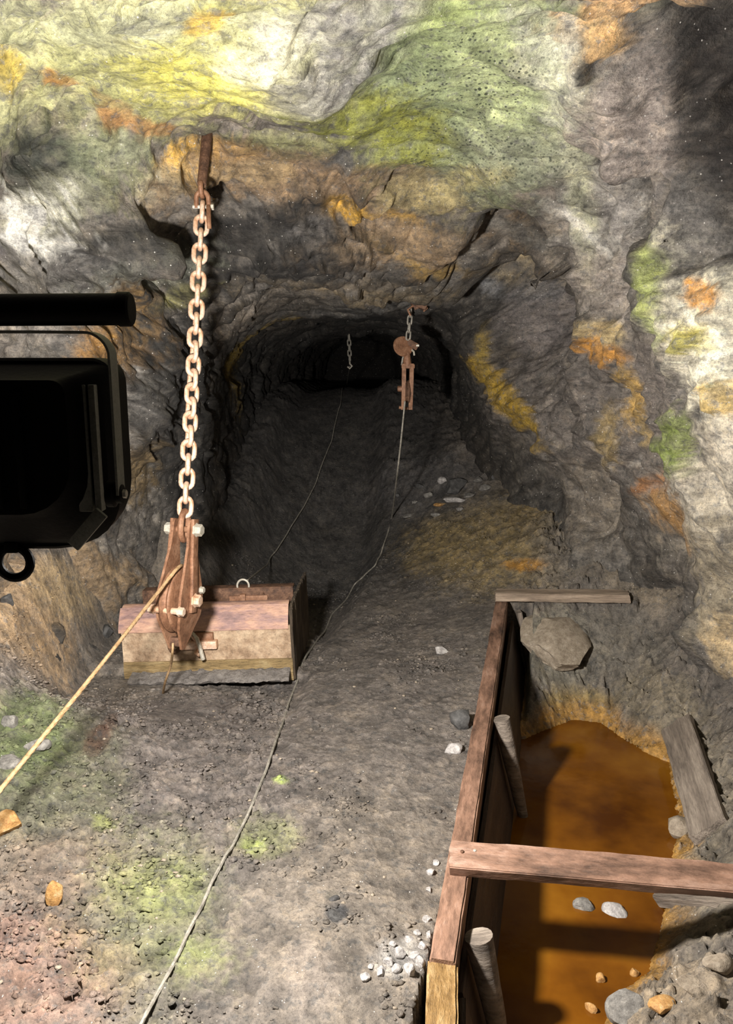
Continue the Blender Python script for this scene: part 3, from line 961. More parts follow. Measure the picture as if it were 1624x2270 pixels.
# footprint of the scraper: level ground, a caked lip before it and a jagged crack where the lip breaks off
_a, _b = at_z(278, 1488, 0.0), at_z(650, 1492, 0.0)
_su = (_b - _a)[:2]; SCR_W = float(np.linalg.norm(_su)); _su = _su / SCR_W
_v2 = np.array([-_su[1], _su[0]])
lx = (x - _a[0]) * _su[0] + (y - _a[1]) * _su[1]
ly = (x - _a[0]) * _v2[0] + (y - _a[1]) * _v2[1]
inw = sstep(-.3, -.1, lx) * (1 - sstep(SCR_W + .0, SCR_W + .14, lx))
jag = .025 * gnoise(np.stack([lx * 9, lx * 0, lx * 0], 1), 181) + .012 * gnoise(np.stack([lx * 31, lx * 0, lx * 0], 1), 182)
inw = sstep(-.45, -.16, lx) * (1 - sstep(SCR_W + .0, SCR_W + .14, lx))
flat = inw * sstep(-.9, -.3, ly) * (1 - sstep(.9, 1.1, ly))
zf = zf * (1 - flat) + flat * np.minimum(zf * .4 + .006 * c2 + .008 * c1 + .008 * c3, .02)
zf -= inw * sstep(-1.2, -.3, ly) * (1 - sstep(.0, .05, ly)) * .05
under = sdp < 0
zf = np.where(under, np.minimum(zf, WATER_Z - .012), zf)
# drag marks along the haulage slot
slot = (1 - sstep(.3, .5, np.abs(x - tcx))) * sstep(4.8, 5.4, y)
zf = np.where(slot > 0, zf * (1 - slot) + slot * (zb + fb * .012 + .012 * gnoise(np.stack([(x - tcx) * 9, y * 1.2, y * 0], 1), 151) + c3 * .006), zf)
p = np.stack([x, y, zf], 1).astype(np.float32)
n = len(p)
colF = np.zeros((n, 4), np.float32)
a = np.clip(.5 + .8 * fbm(pf * 2.6, 4, 161), 0, 1)[:, None]
base = np.array([.145, .128, .117]) + (np.array([.225, .195, .165]) - np.array([.145, .128, .117])) * a
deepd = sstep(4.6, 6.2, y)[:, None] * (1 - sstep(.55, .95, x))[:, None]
base = base + (np.array([.07, .066, .063]) - base) * deepd * .9  # drift floor darkened too, shade put into its colour
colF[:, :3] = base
colF[:, 3] = .18 + .3 * np.clip(gnoise(pf * 2.4, 165), 0, 1)
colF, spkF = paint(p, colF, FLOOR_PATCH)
# iron ochre settles along the water's edge
och = (1 - sstep(.02, .13, zf - WATER_Z + .05 * gnoise(pf * 8, 171))) * (x > board_x(y))
colF[:, :3] += (np.array([.5, .27, .06]) - colF[:, :3]) * (och * .9)[:, None]
colF[:, 3] = np.maximum(colF[:, 3], och * .8)
tone = 1 + .25 * c2 + .35 * c3 * np.clip(.4 + loose, 0, 1) + .15 * c1
colF[:, :3] = np.clip(colF[:, :3] * tone[:, None] * .75, .01, .9)
fa = _grid_faces(len(FY), len(FX))[:, ::-1]
me = grid_mesh('floor', p, fa)
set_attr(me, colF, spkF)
o = link('floor', me, M['mud'])
tag(o, 'trodden grey brown muck floor with mossy green patches', None, None, 'structure')
_fa = fa[::1]
FLOOR_GRID = (FX, FY, zf.reshape(len(FY), len(FX)))
FLOOR_COL = colF.reshape(len(FY), len(FX), 4)
FLOOR_LOOSE = loose.reshape(len(FY), len(FX))

def floor_z(px_, py_):
    """height of the finished floor under a point"""
    i = int(np.clip(np.searchsorted(FY, py_) - 1, 0, len(FY) - 2))
    j = int(np.clip(np.searchsorted(FX, px_) - 1, 0, len(FX) - 2))
    Z = FLOOR_GRID[2]
    ty = (py_ - FY[i]) / (FY[i + 1] - FY[i]); tx = (px_ - FX[j]) / (FX[j + 1] - FX[j])
    return float((Z[i, j] * (1 - tx) + Z[i, j + 1] * tx) * (1 - ty) + (Z[i + 1, j] * (1 - tx) + Z[i + 1, j + 1] * tx) * ty)

def floor_pix(px, py):
    """point of the finished floor seen at a pixel"""
    d = ray(px, py)
    prev = None
    for t in np.arange(1.2, 14, .02):
        q = EYE + d * t
        if q[2] < floor_z(q[0], q[1]):
            lo, hi = t - .02, t
            for _ in range(12):
                mid_ = (lo + hi) / 2
                q = EYE + d * mid_
                if q[2] < floor_z(q[0], q[1]): hi = mid_
                else: lo = mid_
            return EYE + d * hi
    return None

# ------------------------------------------------------------------ ochre water in the pit
def water_material():
    m, nt, N, L, b = new_mat('iron_ochre_water')
    tc = N.new('ShaderNodeTexCoord').outputs['Object']
    n = tex(nt, 'Noise', 2.2, tc, 5, .55)
    r = ramp(nt, n.outputs[0], [(.32, (.06, .018, .002)), (.5, (.15, .053, .004)), (.68, (.23, .095, .008))])
    L.new(r.outputs[0], b.inputs['Base Color'])
    b.inputs['Roughness'].default_value = .12
    b.inputs['IOR'].default_value = 1.33
    n2 = tex(nt, 'Noise', 30, tc, 3, .5)
    bump(nt, b, n2.outputs[0], .0006)
    return m
M['water'] = water_material()
bm = bmesh.new()
wv = [(board_x(1.0) - .02, 1.2)] + [(board_x(v) + .02, v) for v in (2., 3., 4., 4.45)] + [(1.0, 4.75), (1.75, 4.3), (1.75, 1.2)]
bm.faces.new([bm.verts.new((a_, b_, WATER_Z)) for a_, b_ in reversed(wv)])
ex = bmesh.ops.extrude_face_region(bm, geom=bm.faces[:])
bmesh.ops.translate(bm, vec=(0, 0, -.02), verts=[g for g in ex['geom'] if isinstance(g, bmesh.types.BMVert)])
bmesh.ops.recalc_face_normals(bm, faces=bm.faces)
me = bpy.data.meshes.new('water')
bm.to_mesh(me); bm.free()
tag(link('pit_water', me, M['water'], None, False), 'murky orange ochre water standing in the timber lined pit', 'water')
# ------------------------------------------------------------------ flood lamp on its pipe
def rrect(w0, w1, h0, h1, rs, n=6):
    """outline with corner radii rs = (bl, br, tr, tl)"""
    out = []
    for (cx_, cy_, a0, r) in ((w0, h0, 180, rs[0]), (w1, h0, 270, rs[1]), (w1, h1, 0, rs[2]), (w0, h1, 90, rs[3])):
        sx = r if cx_ == w0 else -r
        sy = r if cy_ == h0 else -r
        for k_ in range(n + 1):
            a_ = math.radians(a0 + 90 * k_ / n)
            out.append((cx_ + sx + r * math.cos(a_), cy_ + sy + r * math.sin(a_)))
    return out
K = .9
LX, LY, LZ = -.69, 1.495, 1.517
lamp = empty('flood_lamp', (LX, LY, LZ))
lamp.scale = (K, K, K)
tag(lamp, 'black flood lamp seen from behind, hung from a horizontal pipe', 'lamp')
XZ = Matrix(((1, 0, 0), (0, 0, -1), (0, 1, 0)))       # local xy -> world xz, extrusion along -y
b = MB()
b.prism(rrect(-.245, .226, -.215, .205, (.15, .15, .05, .05)), .09, XZ, (0, .10, 0), .006)
b.build('front_rim', M['black'], lamp, True, 30)
b = MB()
def loft(b, sections):
    nn = len(sections[0])
    vs = [v for s_ in sections for v in s_]
    fs = []
    for i in range(len(sections) - 1):
        for k_ in range(nn):
            l_ = (k_ + 1) % nn
            fs.append((i * nn + k_, i * nn + l_, (i + 1) * nn + l_, (i + 1) * nn + k_))
    fs.append(tuple(range(nn - 1, -1, -1)))
    fs.append(tuple((len(sections) - 1) * nn + k_ for k_ in range(nn)))
    b.add(vs, fs)
sec = []
for (hw, z0, z1, yy_) in ((.222, -.205, .195, .06), (.208, -.185, .18, .03), (.165, -.135, .165, -.005), (.15, -.12, .16, -.03)):
    sec.append([(q[0], yy_, q[1]) for q in rrect(-hw, hw, z0, z1, (.11, .11, .03, .03))])
loft(b, sec)
b.build('rear_housing', M['black'], lamp, True, 25)
for i, fx_ in enumerate((-.19, -.165, -.05, .0, .05, .165, .192)):
    b = MB()
    big_ = abs(fx_) > .1
    b.box((fx_, .018 if big_ else -.035, .015), (.014 if fx_ not in (.165, -.165) else .03, .03 if big_ else .012, .27 if big_ else .24), None, .003)
    b.build('cooling_fin', M['black_grey'] if big_ else M['black'], lamp, True, 30)  # outer fins greyer: light caught on their edges put into the colour
for sx in (-1, 1):
    b = MB()
    b.box((sx * .17, -.01, -.155), (.10, .012, .03), Matrix.Rotation(math.radians(sx * -48), 3, 'Y'), .003)
    b.build('lit_bevel_strip', M['black_grey'], lamp, True, 30)  # grey strip painting the light on the housing's bevel
b = MB()
b.prism(rrect(-.215, .2, -.185, .18, (.12, .12, .04, .04)), .012, XZ, (0, .152, 0), .002)
glass = b.build('lens', None, lamp)
gm, nt_, _, _, gb = new_mat('lamp_glass_lit')
gb.inputs['Base Color'].default_value = (.9, .9, .85, 1)
gb.inputs['Emission Color'].default_value = LAMP_COLOR + (1,)
gb.inputs['Emission Strength'].default_value = 6.0
glass.data.materials.append(gm)
# stirrup: flat bar bent to a U over the lamp
path = []
R_ = .05
for sx in (1,):
    path = [(.252, -.075)] + [(.252, z_) for z_ in (.0, .1, .18)]
    for k_ in range(1, 9):
        a_ = math.radians(90 * k_ / 8)
        path.append((.252 - R_ + R_ * math.cos(a_), .205 + R_ * math.sin(a_)))
    path += [(.1, .256)]
full = path + [(-x_, z_) for x_, z_ in reversed(path)]
W_, T_ = .046, .005
vs, fs = [], []
for i, (x_, z_) in enumerate(full):
    a_ = full[max(i - 1, 0)]; c_ = full[min(i + 1, len(full) - 1)]
    tx, tz = c_[0] - a_[0], c_[1] - a_[1]
    l_ = math.hypot(tx, tz)
    nx, nz = tz / l_ * T_ / 2, -tx / l_ * T_ / 2
    for (yo, s_) in ((-W_ / 2, 1), (W_ / 2, 1), (W_ / 2, -1), (-W_ / 2, -1)):
        vs.append((x_ + nx * s_, yo - .03, z_ + nz * s_))
for i in range(len(full) - 1):
    for k_ in range(4):
        l_ = (k_ + 1) % 4
        fs.append((i * 4 + k_, i * 4 + l_, (i + 1) * 4 + l_, (i + 1) * 4 + k_))
fs += [(3, 2, 1, 0), tuple((len(full) - 1) * 4 + k_ for k_ in range(4))]
b = MB().add(vs, fs)
yoke = b.build('stirrup', M['black_grey'], lamp, True, 30)
for sx in (-1, 1):
    b = MB()
    RY = Matrix.Rotation(math.radians(90 * sx), 3, 'Y')
    b.lathe([(.028, 0), (.028, .014), (.02, .018), (.02, .03)], (sx * .226, -.03, -.075), RY, 20)
    kn = b.build('pivot_knob', M['black'], lamp, True, 40)
    b = MB()
    b.lathe([(.0095, .0), (.0095, .007), (.006, .0085)], (sx * .257, -.03, -.075), RY, 6)
    b.build('pivot_bolt', M['zinc'], kn, True, 30)
b = MB()
b.tube([(-.025 + .036 * math.cos(a_), .06, -.246 + .036 * math.sin(a_)) for a_ in np.linspace(0, 2 * math.pi, 25)[:-1]], .0105, 10, True)
b.box((-.025, .06, -.21), (.03, .03, .025), None, .004)
b.build('hanging_ring', M['black'], lamp)
for zc in (.262,):
    b = MB()
    b.tube([(-.02 + .0, -.03 + .036 * math.cos(a_), .3 + .036 * math.sin(a_)) for a_ in np.linspace(0, 2 * math.pi, 25)[:-1]], .004, 8, True)
    b.tube([(.012 + .0, -.03 + .036 * math.cos(a_), .3 + .036 * math.sin(a_)) for a_ in np.linspace(0, 2 * math.pi, 25)[:-1]], .004, 8, True)
    b.box((-.004, -.03, .256), (.05, .03, .012), None, .002)
    b.build('pipe_clamp', M['black'], lamp)
ld = bpy.data.lights.new('flood_light', 'POINT')
ld.energy = LAMP_W
ld.use_nodes = True
_lf = ld.node_tree.nodes.new('ShaderNodeLightFalloff')
_lf.inputs['Strength'].default_value = 1.0
_lf.inputs['Smooth'].default_value = LAMP_SMOOTH
ld.node_tree.links.new(_lf.outputs['Quadratic'], ld.node_tree.nodes['Emission'].inputs['Strength'])
ld.color = LAMP_COLOR
ld.shadow_soft_size = .07
lo = bpy.data.objects.new('flood_light', ld)
COL.objects.link(lo)
lo.parent = lamp
lo.location = (Vector(LAMP_POS) - lamp.location) / K
pipe = empty('steel_pipe', (-1.035, LY - .03, LZ + .27))
pipe.scale = (K, K, K)
tag(pipe, 'black horizontal steel pipe carrying the flood lamp', 'pipe')
b = MB()
b.tube([(-.9, .0, -.004), (.3, 0, -.002), (.675, 0, 0)], .0315, 20)
b.build('pipe_tube', M['black'], pipe, True, 40)
b = MB()
b.lathe([(.034, 0), (.034, .022), (.030, .026), (.012, .027)], (.655, 0, 0), Matrix.Rotation(math.radians(90), 3, 'Y'), 20)
b.build('end_cap', M['black'], pipe, True, 40)

# ------------------------------------------------------------------ chains
def link_mesh(L, W, r, name='link', n=9, seg=7):
    """stadium shaped link: inner pitch along z"""
    h, w = L / 2 - W / 2, W / 2 - r
    pts = []
    for k_ in range(seg + 1):
        a_ = math.pi * k_ / seg
        pts.append((w * math.cos(a_), 0, h + w * math.sin(a_) * ((W / 2 - r) / w)))
    for k_ in range(seg + 1):
        a_ = math.pi + math.pi * k_ / seg
        pts.append((w * math.cos(a_), 0, -h + w * math.sin(a_)))
    b = MB().tube(pts, r, n, True)
    return b.mesh(name)

def frame_z(d, up=Vector((0, -1, 0))):
    """rotation whose z axis is d and whose y axis faces up"""
    z = Vector(d).normalized()
    x = up.cross(z).normalized()
    y_ = z.cross(x)
    return Matrix((x, y_, z)).transposed()

def chain(root, A, B, pitch, W, r, mat, twist, count=None):
    A, B = Vector(A), Vector(B)
    d = B - A
    n_ = count or max(2, round(d.length / pitch))
    p_ = d.length / n_
    me = link_mesh(p_ + 4 * r * .97, W, r)
    me.materials.append(mat)
    me.polygons.foreach_set('use_smooth', np.ones(len(me.polygons), bool))
    R0 = frame_z(-d)
    for i in range(n_):
        t_ = (i + .5) / n_
        a_ = (0 if i % 2 else 90) + twist(t_)
        o_ = bpy.data.objects.new('link', me)
        COL.objects.link(o_)
        Mx = Matrix.Translation(A + d * t_) @ (R0 @ Matrix.Rotation(math.radians(a_), 3, 'Z')).to_4x4()
        o_.parent = root
        o_.matrix_parent_inverse = Matrix.Translation(root.location).inverted()
        o_.matrix_basis = Mx
    return n_

# pin in the roof, shackle and chain carrying the near block
BD = 3.76                                             # distance of the near block
ANCHOR = at_d(456, 325, BD + .04)
PIN_END = at_d(447, 408, BD)
BT = np.array(at_d(408, 1170, BD - .02))
BB = np.array(at_d(392, 1432, BD - .02))
CH_BOT = BT - (BB - BT) / np.linalg.norm(BB - BT) * .0650         # where the last link carries the block's eye
root = empty('roof_pin', ANCHOR)
tag(root, 'dark rusted steel pin driven into the ochre rock of the roof', 'roof pin')
def to(root, pts):
    return [tuple(np.array(q) - np.array(root.location)) for q in pts]
dirp = np.array(PIN_END) - ANCHOR
up_ = ANCHOR - dirp / np.linalg.norm(dirp) * .14 + np.array([0, .12, .16])
b = MB().tube(to(root, [up_, ANCHOR, ANCHOR + dirp * .5, PIN_END]), [.026, .0255, .0235, .0225], 14)
b.build('pin_shaft', M['rust_dark'], root, True, 40)
b = MB()
pe = np.array(to(root, [PIN_END])[0])
ring = [(pe[0], pe[1] + .030 * math.cos(a_), pe[2] - .024 + .034 * math.sin(a_)) for a_ in np.linspace(0, 2 * math.pi, 21)[:-1]]
b.tube(ring, .0115, 10, True)
b.build('eye', M['rust'], root)

root = empty('bow_shackle', PIN_END + np.array([0, -.01, -.1]))
root.scale = (1.38, 1.38, 1.38)
tag(root, 'short worn shackle joining the roof pin and the long chain', 'shackle')
sp = at_d(440, 452, BD)
sp[0] = PIN_END[0]; sp[1] = PIN_END[1]
s0 = np.array(to(root, [sp])[0]) / 1.38
bow = [(.021, 0, -.036), (.021, 0, -.015)] + [(.021 * math.cos(a_), 0, -.005 + .024 * math.sin(a_)) for a_ in np.linspace(0, math.pi, 11)] + [(-.021, 0, -.015), (-.021, 0, -.036)]
b = MB().tube([tuple(np.array(q) + s0 + np.array([0, 0, .0242])) for q in bow], .0085, 10)
b.build('bow', M['rust'], root)
b = MB().tube([tuple(s0 + np.array([-.034, 0, -.0072])), tuple(s0 + np.array([.036, .0, -.0072]))], .007, 10)
b.lathe([(.011, 0), (.011, .009)], tuple(s0 + np.array([.03, 0, -.0072])), Matrix.Rotation(math.radians(90), 3, 'Y'), 6)
b.build('shackle_pin', M['zinc'], root, True, 40)
b = MB().tube([tuple(s0 + np.array(q)) for q in ((.021, -.006, -.008), (.026, -.030, -.03), (.027, -.038, -.06), (.027, -.036, -.085))], .008, 10)
b.build('hook_shank', M['rust'], root)

root = empty('hanging_chain', CH_BOT)
tag(root, 'long pale rusty chain hanging from the roof pin to the near pulley block', 'chain')
chain(root, sp, CH_BOT, .0706, .079, .0118, M['rust_pale'], lambda t: 12 + 38 * math.exp(-((t - .62) / .2) ** 2) - 10 * t, 22)

# ------------------------------------------------------------------ near pulley block
axis = Vector(BB - BT)
BS = 1.38
BL = axis.length / BS
blk = empty('pulley_block', BT)
tag(blk, 'brown rusted pulley block hanging on the long chain above the scraper', 'pulley block')
zdown = axis.normalized()
fac = Vector((math.sin(math.radians(26)), -math.cos(math.radians(26)), 0))   # direction across the block's mouth
xax = (fac.cross(-zdown)).normalized() * -1
# local x = axle (towards camera right/front), local y = across the cheek, local z = up
xl = Vector((math.cos(math.radians(-15)), math.sin(math.radians(-15)), 0))
xl = (xl - zdown * xl.dot(zdown)).normalized()
zl = -zdown
yl = zl.cross(xl).normalized()
blk.rotation_euler = Matrix((xl, yl, zl)).transposed().to_euler()
blk.scale = (BS, BS, BS)
L = BL
CYZ = Matrix(((0, 0, 1), (1, 0, 0), (0, 1, 0)))       # prism: xy -> local yz, depth along local x
def cheek(x_, half, z0, z1, zt, tw, bw, dep, name, mat, dx0=0.0):
    pts = [(-tw, z0), (tw, z0)]
    pts = []
    prof = [(0.03, tw), (0.0, tw * 1.0), (-.06, tw * 1.15), (-.20, half * .92), (-.26, half), (-.31, half * .98), (-.37, half * .62), (-L + .01, bw), (-L - .012, bw * .6)]
    pts = [(w_, z_) for z_, w_ in prof] + [(-w_, z_) for z_, w_ in reversed(prof)]
    b_ = MB()
    b_.prism(pts, dep, CYZ, (x_, 0, 0), .002)
    vs_ = []
    for v in b_.v:                                    # plates bow out round the sheave and pinch at both ends
        t_ = min(max(-v[2] / L, 0), 1)
        vs_.append((v[0] + dx0 * math.sin(math.pi * min(t_ * 1.05, 1)) ** .8, v[1], v[2]))
    b_.v = vs_
    return b_.build(name, mat, blk, True, 30)
def subdiv_cheek(x_, sgn):
    """cheek plate as a fine grid so that it can bow"""
    zs = np.linspace(.028, -L - .01, 40)
    prof = np.array([(.028, .018), (.015, .026), (-.06, .03), (-.16, .058), (-.22, .078), (-.27, .08), (-.31, .072), (-.36, .046), (-L + .01, .022), (-L - .01, .010)])
    w_ = np.interp(-zs, -prof[:, 0], prof[:, 1])
    bow_ = np.interp(-zs, [-.03, .02, .12, .22, .3, L - .06, L + .02], [0, .0, .006, .012, .011, .0, -.010])
    vs_, fs_ = [], []
    T = .009
    for i in range(len(zs)):
        xo = x_ + sgn * bow_[i]
        for (yy_, xx_) in ((-w_[i], xo - T / 2), (w_[i], xo - T / 2), (w_[i], xo + T / 2), (-w_[i], xo + T / 2)):
            vs_.append((xx_, yy_, zs[i]))
    for i in range(len(zs) - 1):
        for k_ in range(4):
            l_ = (k_ + 1) % 4
            fs_.append((i * 4 + k_, i * 4 + l_, (i + 1) * 4 + l_, (i + 1) * 4 + k_))
    fs_ += [(0, 1, 2, 3), tuple((len(zs) - 1) * 4 + k_ for k_ in range(4))]
    return MB().add(vs_, fs_).build('cheek_plate', M['rust'], blk, True, 30)
for sgn in (-1, 1):
    ck = subdiv_cheek(sgn * .030, sgn)
    b = MB()                                          # strap bar riding on the outside of the cheek
    zs = [(.03, .0), (-.1, .005), (-.2, .012), (-.285, .012)]
    for (za, oa), (zb_, ob) in zip(zs[:-1], zs[1:]):
        b.box((sgn * (.0395 + (oa + ob) / 2), 0, (za + zb_) / 2), (.011, .036, za - zb_ + .004), Matrix.Rotation(sgn * (ob - oa) / (za - zb_) * -1, 3, 'Y'), .002)
    b.build('side_strap', M['rust'], blk, True, 30)
SZ = -.245
RX = Matrix.Rotation(math.radians(90), 3, 'Y')
b = MB()
b.lathe([(.02, -.021), (.106, -.021), (.112, -.018), (.114, -.014), (.100, -.004), (.098, 0), (.100, .004), (.114, .014), (.112, .018), (.106, .021), (.02, .021)], (0, 0, SZ), RX, 48)
b.build('sheave_wheel', M['rust'], blk, True, 40)
def hexbolt(x_, y_, z_, sgn, r_, h_, mat, nm='bolt_head'):
    b_ = MB()
    b_.lathe([(r_ * 1.18, 0), (r_ * 1.18, h_ * .2), (r_, h_ * .22), (r_, h_ * .9), (r_ * .82, h_)], (x_, y_, z_), Matrix.Rotation(math.radians(90 * sgn), 3, 'Y'), 6)
    return b_.build(nm, mat, blk, True, 25)
hexbolt(.043, 0, -.005, 1, .021, .026, M['zinc'], 'top_bolt_nut')
hexbolt(-.043, 0, -.005, -1, .021, .026, M['zinc'], 'top_bolt_head')
b = MB().tube([(-.05, 0, -.005), (.05, 0, -.005)], .011, 12); b.build('top_bolt', M['rust'], blk)
hexbolt(.055, 0, SZ, 1, .021, .024, M['rust_pale'], 'axle_nut')
hexbolt(-.055, 0, SZ, -1, .021, .024, M['rust_pale'], 'axle_head')
b = MB().tube([(-.058, 0, SZ), (.058, 0, SZ)], .013, 12); b.build('axle', M['rust'], blk)
b = MB().tube([(-.05, -.088, SZ - .03), (.05, -.088, SZ - .03)], .0115, 12); b.build('spacer_bolt', M['rust_pale'], blk)
hexbolt(.045, -.088, SZ - .03, 1, .015, .02, M['rust_pale'], 'spacer_nut')
hexbolt(-.045, -.088, SZ - .03, -1, .015, .02, M['rust_pale'], 'spacer_head')
b = MB().tube([(-.05, .06, SZ + .03), (.055, .06, SZ + .03)], .009, 12); b.build('guard_bolt', M['rust'], blk)
hexbolt(.046, .06, SZ + .03, 1, .012, .014, M['zinc'], 'guard_nut')
b = MB()                                              # clevis eye between the cheeks, caught by the chain
pts = [(0, .026 * math.sin(a_), .008 + .0497 * math.cos(a_)) for a_ in np.linspace(0, 2 * math.pi, 21)[:-1]]
b.tube(pts, .011, 10, True)
b.build('clevis_eye', M['rust'], blk)
b = MB().box((0, 0, -L + .015), (.05, .03, .03), None, .004); b.build('tail_spacer', M['rust_dark'], blk)

# ------------------------------------------------------------------ haulage ropes
def catmull(P, step=.012):
    P = [np.array(q, float) for q in P]
    P = [2 * P[0] - P[1]] + P + [2 * P[-1] - P[-2]]
    out = []
    for i in range(1, len(P) - 2):
        n_ = max(2, int(np.linalg.norm(P[i + 1] - P[i]) / step))
        for k_ in range(n_):
            t = k_ / n_
            a, b_, c, d = P[i - 1], P[i], P[i + 1], P[i + 2]
            out.append(.5 * ((2 * b_) + (-a + c) * t + (2 * a - 5 * b_ + 4 * c - d) * t * t + (-a + 3 * b_ - 3 * c + d) * t ** 3))
    out.append(P[-2])
    return out

def rope(name, pts, r, mat, label, cat='rope', group=None, step=.009, n=24, twist=150):
    root_ = np.array(pts[0])
    P = catmull(pts, step)
    b_ = MB().tube([q - root_ for q in P], r, n, False, True, 6 if n >= 15 else 0, twist)
    o_ = b_.build(name, mat, None, True, None)
    o_.location = root_
    tag(o_, label, cat, group)
    return o_

def blk_pt(x_, y_, z_):
    return BT + (np.array(xl) * x_ + np.array(yl) * y_ + np.array(zl) * z_) * BS
# pull rope: lies over the sheave and runs down to the hoist out of view on the left
wrap = [blk_pt(0, .1055 * math.sin(a_), SZ + .1055 * math.cos(a_)) for a_ in np.radians([150, 110, 70, 35, 10, -15, -35])]
e0 = at_d(395, 1258, BD - .13); e1 = at_d(345, 1320, BD - .28); e2 = at_d(0, 1752, 2.45)
far_ = e2 + (e2 - e1) * .75
rope('pull_rope', wrap[:5] + [e0, e1, (e1 + e2) / 2 + np.array([0, 0, -.004]), e2, far_], .0075, M['cable_tan'],
     'taut tan wire rope running off the near pulley block towards the lower left', 'wire rope')
# tail of that rope, dropping from the block into the crack before the scraper
tl = [blk_pt(0, .1 * math.sin(a_), SZ + .1 * math.cos(a_)) for a_ in np.radians([170, 200])]
g0 = floor_pix(360, 1532)
t0 = blk_pt(-.005, -.02, -L - .02)
rope('rope_tail', [blk_pt(-.005, -.02, -L + .012), t0, at_d(378, 1475, BD + .1), at_d(366, 1512, BD + .2), g0 + np.array([0, 0, -.02])], .0056, M['cable_tan'],
     'loose frayed end of wire rope dangling below the near pulley block', 'wire rope')

# rope along the floor, from the bottom of the picture up to the far block
FB_TOP = at_y(905, 690, 5.75)
FB_END = at_y(897, 905, 5.62)
fpix = [(322, 2262), (395, 2120), (470, 1965), (515, 1880), (560, 1785), (600, 1680), (640, 1560), (690, 1440), (735, 1365), (785, 1300), (830, 1258), (850, 1210), (868, 1150)]
fl = []
for q in fpix:
    h_ = floor_pix(*q)
    fl.append(np.array([h_[0], h_[1], floor_z(h_[0], h_[1]) + .009]))
d0 = fl[0] - fl[1]
start = fl[0] + d0 * 2.2
start[2] = floor_z(start[0], start[1]) + .009
pts = [start]
for a_, c_ in zip([start] + fl[:-1], fl):
    for k_ in (.33, .66, 1.0):
        q = a_ + (c_ - a_) * k_
        zz = max(floor_z(q[0] + dx_, q[1] + dy_) for dx_ in (-.006, 0, .006) for dy_ in (-.01, 0, .01))
        q[2] = zz + .004
        pts.append(q)
pts += [at_y(880, 1050, 5.65) , at_y(888, 980, 5.63), FB_END + np.array([0, 0, .05])]
rope('floor_rope', pts, .0054, M['cable'], 'long dull grey wire rope snaking over the floor up to the far pulley block', 'wire rope', None, .014)

# ------------------------------------------------------------------ far block and its chain
root = empty('ceiling_bracket', at_y(922, 684, 5.66))
tag(root, 'rusted bracket bolted under the roof above the far pulley block', 'bracket')
b = MB().box((.02, 0, .03), (.11, .10, .05), Matrix.Rotation(.4, 3, 'Y'), .006)
b.box((-.02, -.01, .06), (.05, .04, .14), Matrix.Rotation(-.5, 3, 'Y'), .005)
b.build('bracket_body', M['rust_dark'], root, True, 30)
b = MB().tube([(-.02, -.02, .02), (-.06, -.03, -.01), (-.04, -.03, -.05)], .008, 8); b.build('bracket_hook', M['rust'], root)
b = MB().tube([(.06, 0, .05), (.075, -.01, .0), (.05, -.01, -.02)], .006, 8); b.build('bracket_wire', M['rust'], root)
root = empty('short_chain', at_y(903, 745, 5.75))
tag(root, 'short grey chain holding the far pulley block under the roof', 'chain')
chain(root, at_y(910, 684, 5.7), at_y(904, 752, 5.73), .052, .042, .0065, M['cable'], lambda t: 15)
fb = empty('pulley_block', at_y(902, 770, 5.72))
tag(fb, 'small rusted pulley block hanging under the drift roof with a round swivel plate', 'pulley block')
def fbp(px, py, Y=5.72):
    return tuple(at_y(px, py, Y) - np.array(fb.location))
b = MB().lathe([(.02, -.012), (.07, -.012), (.075, 0), (.07, .012), (.02, .012)], fbp(893, 768), Matrix.Rotation(math.radians(72), 3, 'X') @ Matrix.Rotation(.35, 3, 'Y'), 24)
b.build('swivel_plate', M['rust'], fb, True, 40)
b = MB().box(fbp(914, 764, 5.75), (.085, .05, .05), Matrix.Rotation(.5, 3, 'Y'), .008); b.build('swivel_body', M['rust_dark'], fb, True, 30)
b = MB().tube([fbp(912, 775), fbp(917, 780), fbp(918, 788)], .007, 8); b.build('split_pin', M['zinc'], fb)
hb = MB().lathe([(.009, 0), (.009, .02), (.005, .022)], fbp(922, 766), Matrix.Rotation(math.radians(90), 3, 'Y'), 6); hb.build('swivel_bolt', M['zinc'], fb)
b = MB().tube([fbp(896, 782), fbp(892, 795), fbp(890, 808), fbp(893, 815)], .006, 8); b.build('safety_wire', M['cable'], fb)
b = MB().tube([fbp(903, 782), fbp(902, 800), fbp(903, 812)], [.018, .03, .032], 12); b.build('neck', M['rust'], fb, True, 40)
b = MB().box(fbp(904, 812), (.095, .06, .032), None, .008); b.build('yoke_bar', M['rust'], fb, True, 30)
for (xt, xb, sgn) in ((895, 893, -1), (912, 909, 1)):
    b = MB()
    A_, B_ = np.array(fbp(xt, 806)), np.array(fbp(xb, 908))
    zs = np.linspace(0, 1, 14)
    vs_, fs_ = [], []
    for t_ in zs:
        c_ = A_ + (B_ - A_) * t_
        w_ = .02 + .035 * math.sin(math.pi * min(t_ * .95 + .08, 1)) ; th_ = .014
        for (yo, xo) in ((-w_, -th_), (w_, -th_), (w_, th_), (-w_, th_)):
            vs_.append((c_[0] + xo, c_[1] + yo, c_[2]))
    for i in range(len(zs) - 1):
        for k_ in range(4):
            l_ = (k_ + 1) % 4
            fs_.append((i * 4 + k_, i * 4 + l_, (i + 1) * 4 + l_, (i + 1) * 4 + k_))
    fs_ += [(0, 1, 2, 3), tuple((len(zs) - 1) * 4 + k_ for k_ in range(4))]
    b.add(vs_, fs_)
    b.build('cheek_plate', M['rust'], fb, True, 30)
